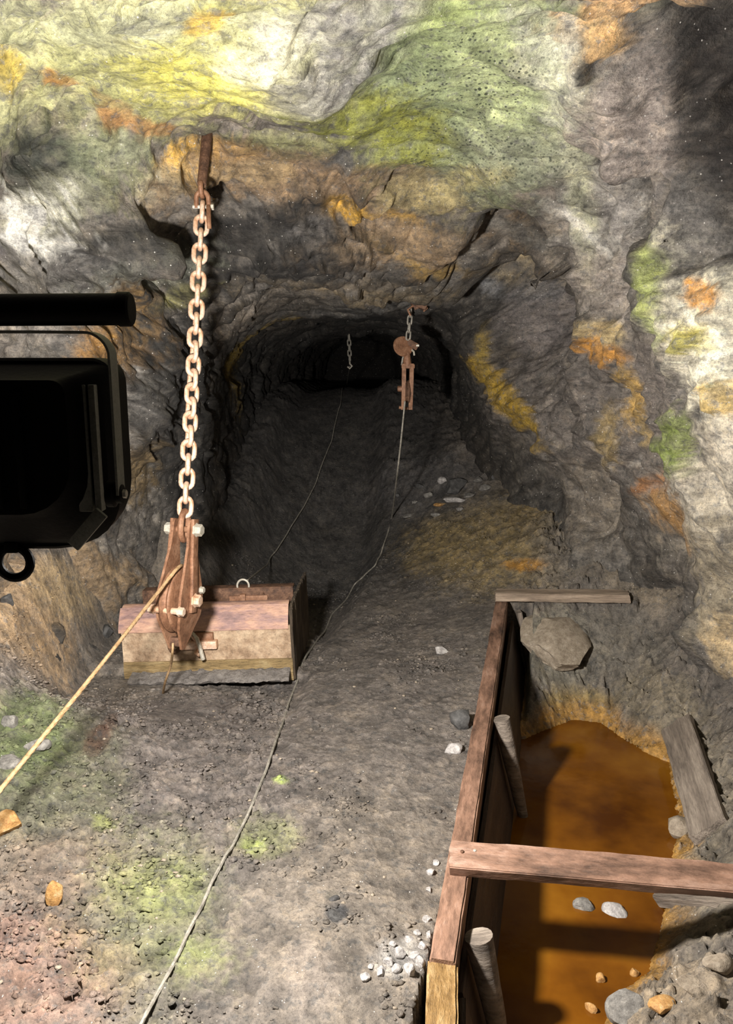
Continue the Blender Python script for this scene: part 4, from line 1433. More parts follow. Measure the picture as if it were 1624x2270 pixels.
b = MB().lathe([(.03, -.015), (.085, -.015), (.075, 0), (.085, .015), (.03, .015)], fbp(902, 868), RX, 28); b.build('sheave_wheel', M['rust_dark'], fb, True, 40)
b = MB().lathe([(.02, 0), (.02, .03), (.014, .034)], fbp(891, 862, 5.69), Matrix.Rotation(math.radians(-90), 3, 'Y'), 6); b.build('axle_nut', M['rust'], fb, True, 25)
b = MB().tube([fbp(884, 903), fbp(903, 906)], .011, 10); b.build('tail_bolt', M['rust'], fb)

# chain at the head of the slot and the rope from it to the scraper
FC = at_y(774, 758, 8.6)
root = empty('slot_chain', at_y(774, 812, 8.6))
tag(root, 'dim chain with a bright hook hanging at the head of the drift', 'chain')
_ct = at_y(773, 752, 8.62)
_th = math.atan2(1, 0)
_j = int(np.argmin(((P1[:, 0] - _ct[0]) / .6) ** 2 + ((P1[:, 1] - _ct[1]) / .6) ** 2 + np.where(P1[:, 2] > 1.6, 0, 99)))
_ct[2] = P1[_j, 2] - .01
chain(root, _ct, at_y(775, 800, 8.6), .06, .05, .008, M['cable'], lambda t: 20)
hk = [tuple(at_y(775, 800, 8.6) - np.array(root.location) + np.array(q)) for q in ((0, 0, 0), (.0, 0, -.03), (.025, 0, -.055), (.0, 0, -.08), (-.025, 0, -.06))]
b = MB().tube(hk, .01, 8); b.build('hook', M['zinc'], root)

# ------------------------------------------------------------------ slusher scraper
SL = at_z(278, 1488, .0); SR = at_z(650, 1492, .0)
SLc = np.array([SL[0], SL[1], 0]); SRc = np.array([SR[0], SR[1], 0])
wv_ = SRc - SLc
SW = float(np.linalg.norm(wv_))
ang_s = math.atan2(wv_[1], wv_[0])
scr = empty('scraper', (float((SL[0] + SR[0]) / 2), float((SL[1] + SR[1]) / 2), -.005), (0, math.radians(-2.2), ang_s))
tag(scr, 'rusted box scraper with one tall ragged side plate, standing in the haulage slot', 'scraper')
def plate_grid(prof, w0, w1, name, mat, thick=.014, jag=.0, seed=3, nx=60, amp=.003):
    """bent plate: profile (y, z) swept along x"""
    P_ = catmull([(0, a_, c_) for a_, c_ in prof], .012)
    P_ = np.array(P_)[:, 1:]
    xs = np.linspace(w0, w1, nx)
    vs_, nP = [], len(P_)
    T_ = np.gradient(P_, axis=0); T_ /= np.linalg.norm(T_, axis=1)[:, None]
    Nn = np.stack([-T_[:, 1], T_[:, 0]], 1)
    fr = np.zeros((nx, nP, 3)); bk = np.zeros((nx, nP, 3))
    for i, x_ in enumerate(xs):
        fr[i, :, 0] = bk[i, :, 0] = x_
        fr[i, :, 1:] = P_ - Nn * thick / 2
        bk[i, :, 1:] = P_ + Nn * thick / 2
    ns = fbm(fr.reshape(-1, 3) * 9, 4, seed).reshape(nx, nP)
    fr[:, :, 1] += ns * amp
    if jag:
        j_ = gnoise(np.stack([xs * 18, xs * 0, xs * 0], 1), seed + 5) * jag
        fr[:, -1, 2] += j_; bk[:, -1, 2] += j_
    allv = np.concatenate([fr.reshape(-1, 3), bk.reshape(-1, 3)])
    a_ = np.arange(nx * nP).reshape(nx, nP); o_ = nx * nP
    F1 = np.stack([a_[:-1, :-1], a_[1:, :-1], a_[1:, 1:], a_[:-1, 1:]], -1).reshape(-1, 4)
    fs_ = [tuple(q) for q in F1] + [tuple(q[::-1] + o_) for q in F1]
    ring_ = list(a_[:, 0]) + list(a_[-1, 1:]) + list(a_[-2::-1, -1]) + list(a_[0, -2:0:-1])
    for k_ in range(len(ring_)):
        q, r2 = ring_[k_], ring_[(k_ + 1) % len(ring_)]
        fs_.append((r2, q, q + o_, r2 + o_))
    return MB().add(allv, [tuple(int(v) for v in q) for q in fs_]).build(name, mat, scr, True, 40)
M['scr_top'] = simple_mat('pinkish_worn_rusty_plate', [(.28, (.13, .085, .085)), (.42, (.27, .165, .15)), (.55, (.42, .25, .18)), (.75, (.54, .36, .26))], 10, .6, .05, .003, stretch=(.5, 1.5, 1.5))
M['scr_face'] = simple_mat('tan_muddy_rusty_plate', [(.28, (.12, .075, .045)), (.42, (.28, .19, .12)), (.58, (.42, .31, .21)), (.78, (.56, .44, .31))], 12, .75, 0, .004)
M['scr_foot'] = simple_mat('ochre_caked_edge', [(.25, (.09, .065, .03)), (.5, (.26, .18, .08)), (.75, (.42, .33, .18))], 14, .8, 0, .006, stretch=(.4, 2, 2))
M['scr_side'] = simple_mat('dark_ragged_plate', [(.25, (.015, .011, .008)), (.5, (.07, .05, .032)), (.75, (.2, .15, .1))], 12, .8, 0, .006, stretch=(2.5, 2.5, .3))
H1, H2 = .265, .375
plate_grid([(-.005, .07), (.0, .15), (.004, H1)], -SW / 2, SW / 2, 'face_plate', M['scr_face'], .02, 0, 3)
plate_grid([(-.006, H1 - .018), (.0, H1 + .01), (.03, H2 - .05), (.06, H2 - .01)], -SW / 2 - .012, SW / 2 - .012, 'upper_plate', M['scr_top'], .018, 0, 9)
plate_grid([(.055, H2 - .016), (.09, H2 - .004), (.12, H2 - .008)], -SW / 2 - .006, SW / 2 - .012, 'top_flange', M['scr_top'], .012, 0, 19)
ft = plate_grid([(.0, -.04), (-.01, .02), (-.002, .08)], -SW / 2 + .004, SW / 2 + .004, 'cutting_edge', M['scr_foot'], .05, 0, 29, 60, .012)
# cake of mud pushed up before the cutting edge, overhanging the scraped pan
nx_, ny_ = 90, 16
xs = np.linspace(-SW / 2 + .05, SW / 2 - .01, nx_)
jg = -.125 + .035 * gnoise(np.stack([xs * 7, xs * 0, xs * 0], 1), 181) + .018 * gnoise(np.stack([xs * 26, xs * 0, xs * 0], 1), 182)
T3 = np.zeros((nx_, ny_, 3))
for i in range(nx_):
    yv = np.linspace(jg[i], .03, ny_)
    T3[i, :, 0] = xs[i]; T3[i, :, 1] = yv
    tt_ = (yv - jg[i]) / (.03 - jg[i])
    T3[i, :, 2] = -.004 + .045 * np.sqrt(np.clip(tt_, 0, 1))
B3 = T3.copy()
T3[:, :, 2] += (fbm(T3.reshape(-1, 3) * 14, 4, 77) * .012 + facets(T3.reshape(-1, 3) * 20, 78, .9) * .008).reshape(nx_, ny_)
B3[:, :, 2] = -.014
B3[:, 0, 1] += .012
allv = np.concatenate([T3.reshape(-1, 3), B3.reshape(-1, 3)])
a_ = np.arange(nx_ * ny_).reshape(nx_, ny_); of_ = nx_ * ny_
F1 = np.stack([a_[:-1, :-1], a_[1:, :-1], a_[1:, 1:], a_[:-1, 1:]], -1).reshape(-1, 4)
fs_ = [tuple(q) for q in F1] + [tuple(q[::-1] + of_) for q in F1]
ring_ = list(a_[:, 0]) + list(a_[-1, 1:]) + list(a_[-2::-1, -1]) + list(a_[0, -2:0:-1])
for k_ in range(len(ring_)):
    q, r2 = ring_[k_], ring_[(k_ + 1) % len(ring_)]
    fs_.append((r2, q, q + of_, r2 + of_))
MB().add(allv, [tuple(int(v) for v in q) for q in fs_]).build('caked_mud', M['mud_cake'], scr, True, 40)
# rear cross bar: angle iron behind the face
b = MB().box((.02, .26, H2 - .02), (SW - .06, .014, .09), None, .003)
b.box((.02, .295, H2 + .025), (SW - .06, .075, .014), None, .003)
b.build('rear_angle_bar', M['rust_dark'], scr, True, 30)
# right side plate, ragged timber-like plate standing higher behind
y0_, y1_ = -.02, .74
nz_, ny_ = 34, 60
ys_ = np.linspace(y0_, y1_, ny_)
top_ = np.interp(ys_, [y0_, .05, .3, .6, y1_], [H2 - .02, H2 + .0, H2 + .0, H2 - .01, H2 - .02]) + gnoise(np.stack([ys_ * 25, ys_ * 0, ys_ * 0], 1), 7) * .012
bot_ = np.interp(ys_, [y0_, .2, y1_], [-.04, -.06, -.06])
for nm_, xo_, th_, sd_ in (('side_plate', SW / 2 + .006, .016, 5),):
    A_ = np.zeros((ny_, nz_, 3))
    for i in range(ny_):
        A_[i, :, 1] = ys_[i]
        A_[i, :, 2] = np.linspace(bot_[i], top_[i], nz_)
    rel = gnoise(A_.reshape(-1, 3) * np.array([1, 40, 6]), sd_).reshape(ny_, nz_) * .009 + gnoise(A_.reshape(-1, 3) * np.array([1, 12, 3]), sd_ + 1).reshape(ny_, nz_) * .006
    O_ = A_.copy(); O_[:, :, 0] = xo_ + th_ / 2 + rel
    I_ = A_.copy(); I_[:, :, 0] = xo_ - th_ / 2
    allv = np.concatenate([O_.reshape(-1, 3), I_.reshape(-1, 3)])
    a_ = np.arange(ny_ * nz_).reshape(ny_, nz_); of_ = ny_ * nz_
    F1 = np.stack([a_[:-1, :-1], a_[1:, :-1], a_[1:, 1:], a_[:-1, 1:]], -1).reshape(-1, 4)
    fs_ = [tuple(q) for q in F1] + [tuple(q[::-1] + of_) for q in F1]
    ring_ = list(a_[:, 0]) + list(a_[-1, 1:]) + list(a_[-2::-1, -1]) + list(a_[0, -2:0:-1])
    for k_ in range(len(ring_)):
        q, r2 = ring_[k_], ring_[(k_ + 1) % len(ring_)]
        fs_.append((r2, q, q + of_, r2 + of_))
    MB().add(allv, [tuple(int(v) for v in q) for q in fs_]).build(nm_, M['scr_side'], scr, True, 50)
# draw bracket on the face
def scr_loc(px, py, yl_):
    """point of the scraper's own frame seen at a pixel, yl_ behind its face"""
    R2 = Matrix.Rotation(ang_s, 3, 'Z')
    n_ = R2 @ Vector((0, 1, 0))
    c_ = np.array(scr.location) + np.array(n_) * yl_
    d_ = ray(px, py)
    t_ = ((c_ - EYE) @ np.array(n_)) / (d_ @ np.array(n_))
    return np.array(R2.inverted() @ Vector(EYE + d_ * t_ - np.array(scr.location)))
c1_ = scr_loc(440, 1428, -.03)
b = MB().box(tuple(c1_ + np.array([.01, .0, .0])), (.20, .045, .045), None, .006)
br = b.build('draw_bracket', M['rust_pale'], scr, True, 30)
c2_ = scr_loc(452, 1412, -.02)
b = MB().box(tuple(c2_), (.12, .03, .05), None, .006); b.build('draw_lug', M['rust'], scr, True, 30)
b = MB().tube([tuple(scr_loc(px_, py_, yo_)) for px_, py_, yo_ in ((431, 1402, -.06), (440, 1415, -.085), (446, 1435, -.095), (452, 1462, -.095))], [.007, .011, .011, .012], 10)
b.build('draw_pin', M['zinc'], scr)
b = MB().tube([tuple(scr_loc(px_, py_, -.07)) for px_, py_ in ((425, 1350), (424, 1380), (428, 1410), (436, 1420))], .006, 8)
b.build('draw_wire', M['rust_pale'], scr)
b = MB().tube([tuple(scr_loc(px_, py_, yo_)) for px_, py_, yo_ in ((440, 1440, -.05), (436, 1447, -.07), (444, 1452, -.08))], .010, 8); b.build('pin_eye', M['rust_pale'], scr)
b = MB().tube([tuple(scr_loc(390 + 12 * math.cos(a_), 1428 + 14 * math.sin(a_), -.045)) for a_ in np.linspace(0, 2 * math.pi, 17)[:-1]], .012, 8, True); b.build('draw_ring', M['rust_dark'], scr)
# hitch on the rear bar
hx = scr_loc(545, 1330, .26)
b = MB().box(tuple(hx + np.array([0, -.012, -.02])), (.032, .04, .11), None, .004); b.build('hitch_plate', M['rust'], scr, True, 30)
b = MB().box(tuple(hx + np.array([.03, -.01, .0])), (.22, .012, .045), None, .003); b.build('hitch_strap', M['rust'], scr, True, 30)
rc_ = hx + np.array([0, .01, .075])
b = MB().tube([tuple(rc_ + np.array([.034 * math.cos(a_), .0, .038 * math.sin(a_)])) for a_ in np.linspace(0, 2 * math.pi, 25)[:-1]], .006, 8, True); b.build('hitch_ring', M['zinc'], scr)
b = MB().tube([tuple(scr_loc(px_, py_, .25)) for px_, py_ in ((577, 1335), (590, 1316), (592, 1325), (580, 1330), (600, 1328))], .0055, 8); b.build('tie_wire', M['rust_dark'], scr)
RM = Matrix.Rotation(ang_s, 3, 'Z')
ring_w = np.array(scr.location) + np.array(RM @ Vector(tuple(rc_ + np.array([.008, .01, .036]))))
bc = [ring_w]
fp = [ring_w]
for q in ((600, 1245), (655, 1165), (700, 1080), (735, 985), (755, 900), (768, 855)):
    fp.append(floor_pix(*q))
for a_, c_ in zip(fp[:-1], fp[1:]):
    for k_ in (.2, .4, .6, .8, 1.0):
        q = a_ + (c_ - a_) * k_
        if k_ < .7 and a_ is ring_w:
            q = q.copy()
        q[2] = max(q[2], max(floor_z(q[0] + dx_, q[1] + dy_) for dx_ in (-.03, 0, .03) for dy_ in (-.05, 0, .05)) + .008)
        bc.append(q)
bc.append(at_y(775, 812, 8.6))
rope('back_rope', bc, .0055, M['cable'], 'thin dark wire rope leading from the scraper ring up the drift', 'wire rope', None, .03, 8, 0)

# fastenings belong to the part that carries them
def nest(root_, pairs):
    kids = {}
    for c_ in root_.children:
        kids.setdefault(c_.name.split('.')[0], []).append(c_)
    for child, par in pairs:
        for i, c_ in enumerate(kids.get(child, [])):
            pl = kids.get(par)
            if pl:
                c_.parent = pl[min(i, len(pl) - 1)]
bpy.context.view_layer.update()
nest(blk, [('top_bolt_nut', 'top_bolt'), ('top_bolt_head', 'top_bolt'), ('axle_nut', 'axle'), ('axle_head', 'axle'), ('spacer_nut', 'spacer_bolt'),
           ('spacer_head', 'spacer_bolt'), ('guard_nut', 'guard_bolt'), ('side_strap', 'cheek_plate')])
nest(scr, [('hitch_ring', 'hitch_plate'), ('tie_wire', 'rear_angle_bar'), ('draw_pin', 'draw_bracket'), ('pin_eye', 'draw_bracket')])
nest(fb, [('split_pin', 'swivel_body'), ('swivel_bolt', 'swivel_body'), ('safety_wire', 'neck')])
# ------------------------------------------------------------------ timbers round the pit
def board(name, A, B, width, height, mat, label, cat, up=(0, 0, 1), seed=1, amp=.004, taper=0.0, group=None, chip=0.0):
    """sawn board from A to B (centre line), rough edges"""
    A, B = np.array(A, float), np.array(B, float)
    x_ = Vector(B - A); Lg = x_.length; x_.normalize()
    z_ = Vector(up); z_ = (z_ - x_ * z_.dot(x_)).normalized()
    y_ = z_.cross(x_)
    nx, na, nb = max(8, int(Lg / .03)), 5, max(3, int(height / .03))
    bm = bmesh.new()
    bmesh.ops.create_cube(bm, size=1)
    bmesh.ops.scale(bm, vec=(Lg, width, height), verts=bm.verts)
    ed = [e for e in bm.edges if abs(e.verts[0].co.x - e.verts[1].co.x) > .5 * Lg]
    bmesh.ops.bevel(bm, geom=ed, offset=min(width, height) * .08, segments=2, affect='EDGES')
    for k in range(1, nx):
        xx_ = -Lg / 2 + Lg * k / nx
        bmesh.ops.bisect_plane(bm, geom=bm.verts[:] + bm.edges[:] + bm.faces[:], plane_co=(xx_, 0, 0), plane_no=(1, 0, 0))
    for k in range(1, na):
        yv = -width / 2 + width * k / na
        bmesh.ops.bisect_plane(bm, geom=bm.verts[:] + bm.edges[:] + bm.faces[:], plane_co=(0, yv, 0), plane_no=(0, 1, 0))
    bm.normal_update()
    me_ = bpy.data.meshes.new(name)
    bm.to_mesh(me_); bm.free()
    rough_mesh(me_, amp, (3, 14, 14), seed)
    rough_mesh(me_, amp * .7, (14, 30, 30), seed + 4)
    if chip:
        co = np.empty(len(me_.vertices) * 3, np.float32); me_.vertices.foreach_get('co', co); co = co.reshape(-1, 3)
        end = co[:, 0] > Lg / 2 - .001
        endn = co[:, 0] < -Lg / 2 + .001
        co[end, 0] += gnoise(co[end] * np.array([1, 45, 30], np.float32), seed + 9) * chip
        co[endn, 0] -= gnoise(co[endn] * np.array([1, 45, 30], np.float32), seed + 10) * chip
        me_.vertices.foreach_set('co', co.ravel()); me_.update()
    o_ = link(name, me_, mat, None, True, 38)
    o_.matrix_world = Matrix.Translation((A + B) / 2) @ Matrix((x_, y_, z_)).transposed().to_4x4()
    if label: tag(o_, label, cat, group)
    return o_

# long board lining the pit: its top edge runs from the far plank to the near golden piece
BF, BN = np.array(BOARD_FAR), np.array(at_z(982, 2118, .045))
hgt = .62
dn = np.array([0, 0, -hgt / 2])
board('lining_board', BF + dn, BN + dn, .075, hgt, M['wood_red'], 'long reddish board on edge lining the pit beside the trodden floor', 'board', (0, 0, 1), 3, .004)
BG = np.array(at_z(975, 2380, .03))
j0 = BN + (BG - BN) * .003
board('lining_board', j0 + dn + np.array([0, 0, -.012]), BG + dn, .085, hgt, M['wood_gold'], 'wet golden board butted against the near end of the long reddish board', 'board', (0, 0, 1), 8, .006, chip=.012)
# boards inside the lining, leaning in towards the water from its inner face
lean = np.array([.095, 0, -.38])
LH = float(np.linalg.norm(lean))
PT0, PT1 = BF + np.array([.050, -.10, -.13]), BN + np.array([.050, .01, -.13])
board('leaning_board', PT0 + lean / 2, PT1 + lean / 2, .018, LH, M['wood_dark'], 'long dark board leaning in from the long reddish board down to the water', 'board', tuple(-lean), 17, .002)
q0, q1 = BN + np.array([.056, -.01, -.13]), BG + np.array([.056, .0, -.13])
board('leaning_board', q0 + lean / 2, q1 + lean / 2, .018, LH, M['wood_dark'], 'short dark board leaning in from the golden board down to the water', 'board', tuple(-lean), 18, .002)
def panel_x(y_, z_):
    """water side of the long leaning board"""
    t_ = (y_ - PT0[1]) / (PT1[1] - PT0[1])
    c_ = PT0 + (PT1 - PT0) * t_
    return c_[0] + .25 * max(c_[2] - z_, 0) + .0115
# plank across the far end
PF0 = at_z(1098, 1318, .224)
PF1 = floor_pix(1392, 1328) + np.array([0, 0, .018])          # rests on the long board and on the right bank
board('end_plank', PF0, PF1, .125, .05, M['wood_tan'], 'pale weathered plank lying across the far end of the pit', 'plank', (0, 0, 1), 12, .006, chip=.02)
# crosspiece spanning the pit
CB0, CB1 = at_z(998, 1900, .101), at_z(1640, 1955, .10)
cdir = (CB1 - CB0) / np.linalg.norm(CB1 - CB0)
board('cross_timber', CB0, CB0 + cdir * 1.28, .10, .045, M['wood_red'], 'stout reddish timber spanning the pit from board to right bank', 'timber', (0, -.42, 1), 21, .004, chip=.01)
bt = MB()
for (px_, py_) in ((1024, 1887), (1052, 1885)):
    q = at_z(px_, py_, .128)
    nb_ = MB().lathe([(.006, -.02), (.006, .001), (.004, .003)], (0, 0, 0), None, 8)
    on = nb_.build('nail', M['zinc'] if px_ > 1030 else M['rust_dark'], None)
    on.location = q
    tag(on, 'bright nail head in the cross timber end' if px_ > 1030 else 'dark nail hole plug in the cross timber end', 'nail')

# stakes driven along the inside of the long board
def stake(name, top, bot, r0, r1, mat, label, seed):
    top, bot = np.array(top), np.array(bot)
    n_ = 14
    P = [top + (bot - top) * t for t in np.linspace(0, 1, n_)]
    rr = [r0 + (r1 - r0) * t ** 1.2 for t in np.linspace(0, 1, n_)]
    b_ = MB().tube([q - bot for q in P], rr, 16)
    o_ = b_.build(name, mat, None, True, 50)
    rough_mesh(o_.data, .004, (12, 12, 4), seed)
    o_.location = bot
    tag(o_, label, 'stake')
    return o_
def inside(y_, off, z_):
    return np.array([board_x(y_) + .0375 + off, y_, z_])
def leaning_stake(px_, py_, zt, r0, r1, mat, label, seed):
    y_ = at_z(px_, py_, zt)[1]
    zb_ = WATER_Z - .1
    stake('stake', np.array([board_x(y_) + .0385 + r0, y_, zt]), np.array([panel_x(y_, zb_) + r1 + .012, y_ - .05, zb_]), r0, r1, mat, label, seed)
leaning_stake(1100, 1592, .1, .040, .018, M['wood_grey'], 'grey round stake with a flat sawn top, mid-way along the long board', 31)
leaning_stake(1040, 2075, .0, .043, .018, M['wood_grey'], 'wet dark round stake beside the golden board', 33)
s3 = at_z(1133, 1352, .14)
bx_ = lambda z_: panel_x(s3[1], z_) + .022
board('stake', np.array([bx_(.13) + .004, s3[1], .13]), np.array([bx_(-.35), s3[1] - .02, -.35]), .03, .07, M['wood_grey'], 'flat grey batten standing in the far corner of the pit under the plank', 'stake', (0, -1, .1), 35, .003)

# old boards on the right bank
w0, w1 = floor_pix(1500, 1610), floor_pix(1572, 1850)
_gx = [(floor_base([w_[0] + .09], [w_[1]])[0] - floor_base([w_[0] - .09], [w_[1]])[0]) / .18 for w_ in (w0, (w0 + w1) / 2, w1)]
bank_up = (-float(np.mean(_gx)), 0, 1)
board('bank_board', w0 + np.array([0, 0, .012]), w1 + np.array([0, 0, .012]), .17, .04, M['wood_grey'], 'broad old grey board lying on the right bank beside the water', 'board', bank_up, 41, .008, chip=.03)
w0, w1 = floor_pix(1480, 1990), floor_pix(1640, 2010)
board('bank_board', w0 + np.array([0, 0, .03]), w1 + np.array([0.1, 0, .03]), .15, .05, M['wood_grey'], 'dark board stub under the bank end of the cross timber', 'board', (0, -.4, .9), 43, .006, chip=.02)

# ------------------------------------------------------------------ loose stones
def rock_mesh(seed, cuts=9, sub=3, size=None):
    rnd = random.Random(seed)
    bm = bmesh.new()
    bmesh.ops.create_icosphere(bm, subdivisions=sub, radius=1)
    for _ in range(cuts):
        n_ = Vector((rnd.gauss(0, 1), rnd.gauss(0, 1), rnd.gauss(0, 1))).normalized()
        d_ = rnd.uniform(.5, .85)
        for v in bm.verts:
            e_ = v.co.dot(n_) - d_
            if e_ > 0:
                v.co -= n_ * e_
    me_ = bpy.data.meshes.new('rock')
    bm.to_mesh(me_); bm.free()
    rough_mesh(me_, .07, (2.5, 2.5, 2.5), seed, 4)
    if size is not None:
        co = np.empty(len(me_.vertices) * 3, np.float32); me_.vertices.foreach_get('co', co)
        co = co.reshape(-1, 3) * np.array(size, np.float32)
        me_.vertices.foreach_set('co', co.ravel()); me_.update()
    return me_
def stone(px, py, wpx, hpx, mat, label, seed, cat='stone', group=None, sink=.35, rz=None, depth=1.0, cuts=9, mode='floor'):
    if mode == 'floor':
        q = floor_pix(px, py)
        if q is None:
            return
    else:
        h_ = hit(px, py, 's')
        q = h_[0]
    dist = float((q - EYE) @ np.array([0, math.cos(PITCH), -math.sin(PITCH)]))
    sx, sz = wpx * dist / F / 2, hpx * dist / F / 2
    o_ = link('stone', rock_mesh(seed, cuts, 3, (sx, (sx + sz) / 2 * depth, sz)), mat, None, True, 28)
    rnd = random.Random(seed)
    o_.rotation_euler = (rnd.uniform(-.15, .15), rnd.uniform(-.2, .2), rnd.uniform(-.5, .5) if rz is None else rz)
    o_.location = q + np.array([0, 0, sz * (1 - 2 * sink)]) if mode == 'floor' else q
    tag(o_, label, cat, group)
    return o_

stone(122, 2000, 38, 62, M['stone_ochre'], 'small ochre yellow stone standing upright on the reddish mud', 1, sink=.15)
stone(18, 1838, 66, 70, M['stone_ochre'], 'rounded tan stone half sunk in the mossy ground on the left', 2)
stone(22, 1605, 36, 40, M['stone'], 'squarish pale grey stone on the green ground at the left', 3, sink=.4)
stone(80, 1655, 70, 36, M['stone'], 'flat mossy grey stone under the taut tan rope', 4, sink=.5)
stone(25, 1690, 70, 34, M['stone'], 'flat grey slab stone beside the flat mossy stone', 5, sink=.5)
stone(18, 1330, 34, 34, M['stone_dark'], 'dark bluish stone set in the brown bank on the left', 6, sink=.5)
stone(235, 1400, 40, 34, M['stone_dark'], 'dark lump of rock just left of the scraper', 7, sink=.5)
stone(745, 2032, 42, 34, M['stone_dark'], 'dark flat stone pressed into the trodden floor', 8, sink=.55)
stone(740, 1993, 26, 16, M['stone_dark'], 'little dark wedge of rock above the dark flat stone', 9, sink=.4)
stone(1022, 1605, 60, 54, M['stone_dark'], 'dark grey stone leaning on the long board', 10, sink=.3)
stone(1003, 1665, 50, 34, M['stone_pale'], 'pale grey stone near the long board below the dark leaning stone', 11, sink=.35)
stone(978, 1445, 46, 26, M['stone_pale'], 'pale flat chip of rock on the trodden ridge', 12, sink=.5)
rnd = random.Random(5)
CL = [(905, 2085, 24, 18), (935, 2100, 22, 26), (885, 2115, 30, 26), (915, 2125, 36, 26), (862, 2135, 28, 22), (845, 2150, 22, 18), (905, 2150, 30, 22),
      (930, 2135, 22, 34), (878, 2150, 26, 22), (912, 2158, 18, 34), (842, 2158, 22, 22), (822, 2145, 16, 12), (808, 2168, 26, 18), (925, 2070, 20, 14), (950, 2075, 18, 20),
      (870, 2095, 18, 14), (945, 2040, 20, 16), (955, 1935, 22, 20), (965, 1915, 18, 16), (950, 1975, 18, 14)]
for i, (a_, b_, c_, d_) in enumerate(CL):
    stone(a_, b_, c_, d_, M['stone_pale'], 'broken pale quartz chip in the cluster beside the lining boards', 100 + i, 'stone', 'broken pale quartz chips', .35)
# rubble where the right of the drift starts
RB = [(1010, 1085, 62, 40, 'stone_dark'), (1008, 1110, 58, 16, 'stone_pale'), (980, 1068, 24, 18, 'stone_pale'), (968, 1143, 30, 12, 'stone'), (905, 1145, 26, 10, 'stone'),
      (950, 1100, 26, 20, 'stone'), (1040, 1100, 40, 14, 'stone'), (1075, 1085, 34, 18, 'stone'), (930, 1080, 22, 14, 'stone_dark'), (1060, 1065, 26, 16, 'stone'),
      (1100, 1060, 30, 20, 'stone_dark'), (1130, 1045, 30, 18, 'stone'), (920, 1115, 20, 10, 'stone'), (975, 1120, 34, 10, 'stone_ochre'), (1020, 1130, 26, 10, 'stone'),
      (880, 1100, 20, 10, 'stone_dark'), (1150, 1020, 26, 18, 'stone')]
for i, (a_, b_, c_, d_, m_) in enumerate(RB):
    lab = {'stone_dark': 'dark block of rubble at the foot of the drift wall', 'stone_pale': 'pale lump of rubble at the foot of the drift wall', 'stone': 'grey chip of rubble at the foot of the drift wall', 'stone_ochre': 'ochre flake of rubble at the foot of the drift wall'}[m_]
    stone(a_, b_, c_, d_, M[m_], lab, 200 + i, 'stone', {'stone_dark': 'dark rubble blocks', 'stone_pale': 'pale rubble lumps', 'stone': 'grey rubble chips', 'stone_ochre': None}[m_], .35)
# right bank
stone(1505, 1845, 60, 52, M['stone_mud'], 'brown grey rock at the water edge below the broad old board', 301, sink=.3)
stone(1395, 2240, 110, 90, M['stone'], 'flat grey slab at the water edge near the bottom of the pit', 302, sink=.45)
stone(1530, 2190, 70, 44, M['stone_mud'], 'mud covered rock on the bank behind the flat grey slab', 303)
stone(1590, 2140, 70, 50, M['stone_mud'], 'rounded muddy rock high on the bank by the board stub', 304)
stone(1470, 2235, 70, 40, M['stone_ochre'], 'tan rock beside the flat grey slab', 305)
# flat slab of the far bank, undercut above the water
q = floor_pix(1232, 1425)
slab = link('stone', rock_mesh(306, 10, 4, (.23, .27, .085)), M['stone_mud'], None, True, 28)
slab.location = q + np.array([-.02, -.03, .03]); slab.rotation_euler = (math.radians(27), .05, .15)
tag(slab, 'big flat slab of rock overhanging the far bank of the pit', 'stone')
def in_water(px, py, wpx, hpx, mat, label, seed, rise=.5):
    q = at_z(px, py, WATER_Z)
    dist = float((q - EYE) @ np.array([0, math.cos(PITCH), -math.sin(PITCH)]))
    s_ = wpx * dist / F / 2
    o_ = link('stone', rock_mesh(seed, 9, 3, (s_, hpx * dist / F / 2 * 1.3, .02)), mat, None, True, 28)
    o_.rotation_euler = (0, 0, seed % 7 * .4)
    o_.location = q + np.array([0, 0, .004])
    tag(o_, label, 'stone')
in_water(1362, 2020, 54, 46, M['stone_pale'], 'pale foamy grey lump breaking the water beyond the timber shadow', 401)
in_water(1295, 2010, 50, 40, M['stone'], 'thin grey scum covered stone in the water beside the pale lump', 402)
in_water(1330, 2172, 24, 18, M['stone_ochre'], 'small ochre stone poking out of the near water', 403)
in_water(1405, 2158, 22, 18, M['stone_ochre'], 'small ochre stone at the near right water edge', 404)
in_water(1310, 2240, 36, 14, M['stone_ochre'], 'flat ochre stone sliver in the nearest water', 405)

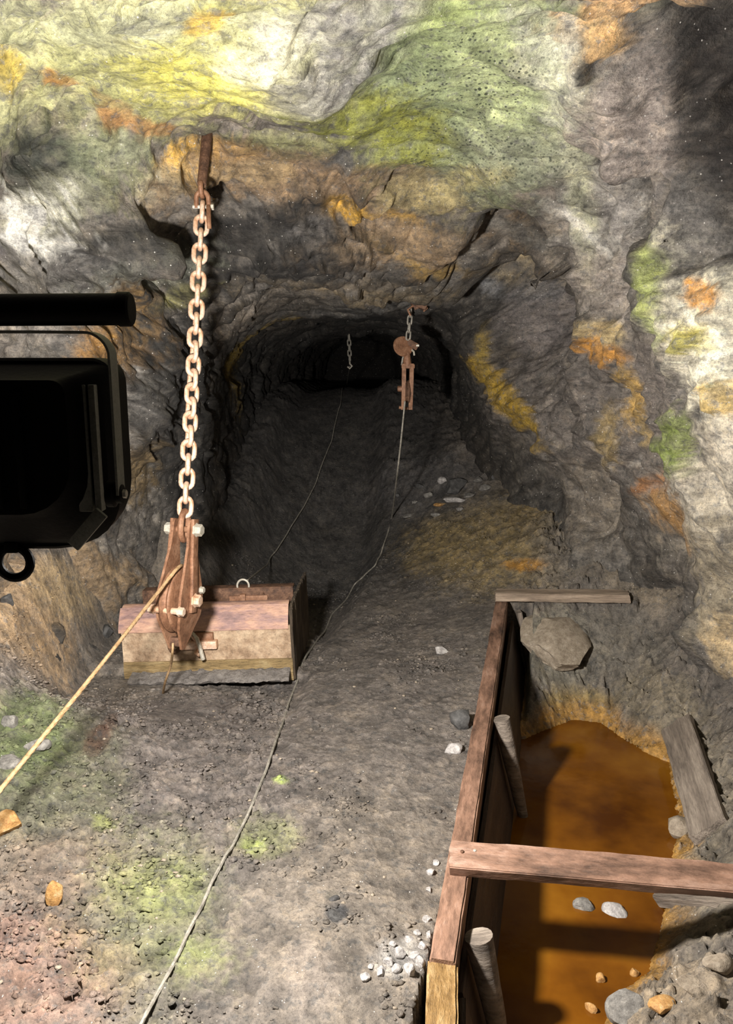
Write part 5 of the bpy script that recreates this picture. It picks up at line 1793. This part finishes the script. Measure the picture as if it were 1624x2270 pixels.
# gravel and clods trodden into the floor: nobody could count them
rng = np.random.default_rng(4)
ico = bmesh.new(); bmesh.ops.create_icosphere(ico, subdivisions=1, radius=1)
iv = np.array([v.co[:] for v in ico.verts]); fi = np.array([[v.index for v in f.verts] for f in ico.faces]); ico.free()
_blk = []
for o_ in bpy.data.objects:
    if o_.type == 'MESH' and o_.name.split('.')[0] == 'stone':
        bb = np.array([v.co[:] for v in o_.data.vertices])
        _blk.append((o_.location[0], o_.location[1], float(np.abs(bb[:, :2]).max()) * 1.02))
    elif o_.name in ('floor_rope', 'rope_tail', 'back_rope'):
        pv = np.array([v.co[:] for v in o_.data.vertices][::24]) + np.array(o_.location)
        for q in pv:
            if q[2] < floor_z(q[0], q[1]) + .05:
                _blk.append((q[0], q[1], .012))
_blk = np.array(_blk)
def scatter(name, n_, smin, smax, pw, thresh, mat, label, cat, with_col, seed):
    rng = np.random.default_rng(seed)
    gx = rng.uniform(-1.75, .95, n_); gy = 1.5 + 4.6 * rng.random(n_) ** 1.25
    bx = np.array([board_x(v) for v in gy])
    jj = np.clip(np.searchsorted(FX, gx) - 1, 0, len(FX) - 2); ii = np.clip(np.searchsorted(FY, gy) - 1, 0, len(FY) - 2)
    dens = gnoise(np.stack([gx * 2.1, gy * 2.1, gx * 0], 1), 301) * .5 + .5 * gnoise(np.stack([gx * 6, gy * 6, gx * 0], 1), 302) + .5 * FLOOR_LOOSE[ii, jj] + .3 * rng.random(n_)
    sx_ = (gx - _a[0]) * _su[0] + (gy - _a[1]) * _su[1]; sy_ = (gx - _a[0]) * _v2[0] + (gy - _a[1]) * _v2[1]
    scr_in = (sx_ > -.05) & (sx_ < SCR_W + .06) & (sy_ > -.16) & (sy_ < .85)
    gz = FLOOR_GRID[2][ii, jj]
    th_ = np.arctan2(gz - AZ, gx - AX); th_ = np.where(th_ < -np.pi / 2, th_ + 2 * np.pi, th_)
    free = np.hypot(gz - AZ, gx - AX) < shell_r(th_, gy) - .13
    for (bx0, by0, br0) in _blk:
        free &= (gx - bx0) ** 2 + (gy - by0) ** 2 > (br0 + smax * .55) ** 2
    keep = (gx < bx - .075) & (dens > thresh) & ~scr_in & free
    gx, gy, ii, jj = gx[keep], gy[keep], ii[keep], jj[keep]
    m_ = len(gx)
    s_ = smin + (smax - smin) * rng.random(m_) ** pw
    gz = FLOOR_GRID[2][ii, jj]
    V = iv[None] * (1 + .3 * rng.standard_normal((m_, len(iv), 1))) * s_[:, None, None] * np.stack([rng.uniform(.8, 1.5, m_), rng.uniform(.7, 1.3, m_), np.full(m_, .62)], 1)[:, None, :]
    V = V + np.stack([gx, gy, gz + s_ * .12], 1)[:, None, :]
    Fc = (fi[None] + (np.arange(m_) * len(iv))[:, None, None]).reshape(-1, 3)
    me_ = grid_mesh(name, V.reshape(-1, 3), Fc)
    if with_col:
        c_ = np.repeat(FLOOR_COL[ii, jj] * np.stack([rng.uniform(.75, 1.25, m_)] * 3 + [np.ones(m_)], 1), len(iv), 0)
        set_attr(me_, c_, np.zeros(m_ * len(iv)))
    o_ = link(name, me_, mat, None, False)
    return tag(o_, label, cat, None, 'stuff')
scatter('gravel', 2600, .002, .009, 4, .35, M['stone_mud'], 'fine grey gravel scattered over the floor', 'gravel', False, 4)
scatter('mud_clods', 40000, .003, .0125, 2.6, .40, M['mud'], 'small crumbs and clods of muck lying on the floor', 'mud', True, 9)
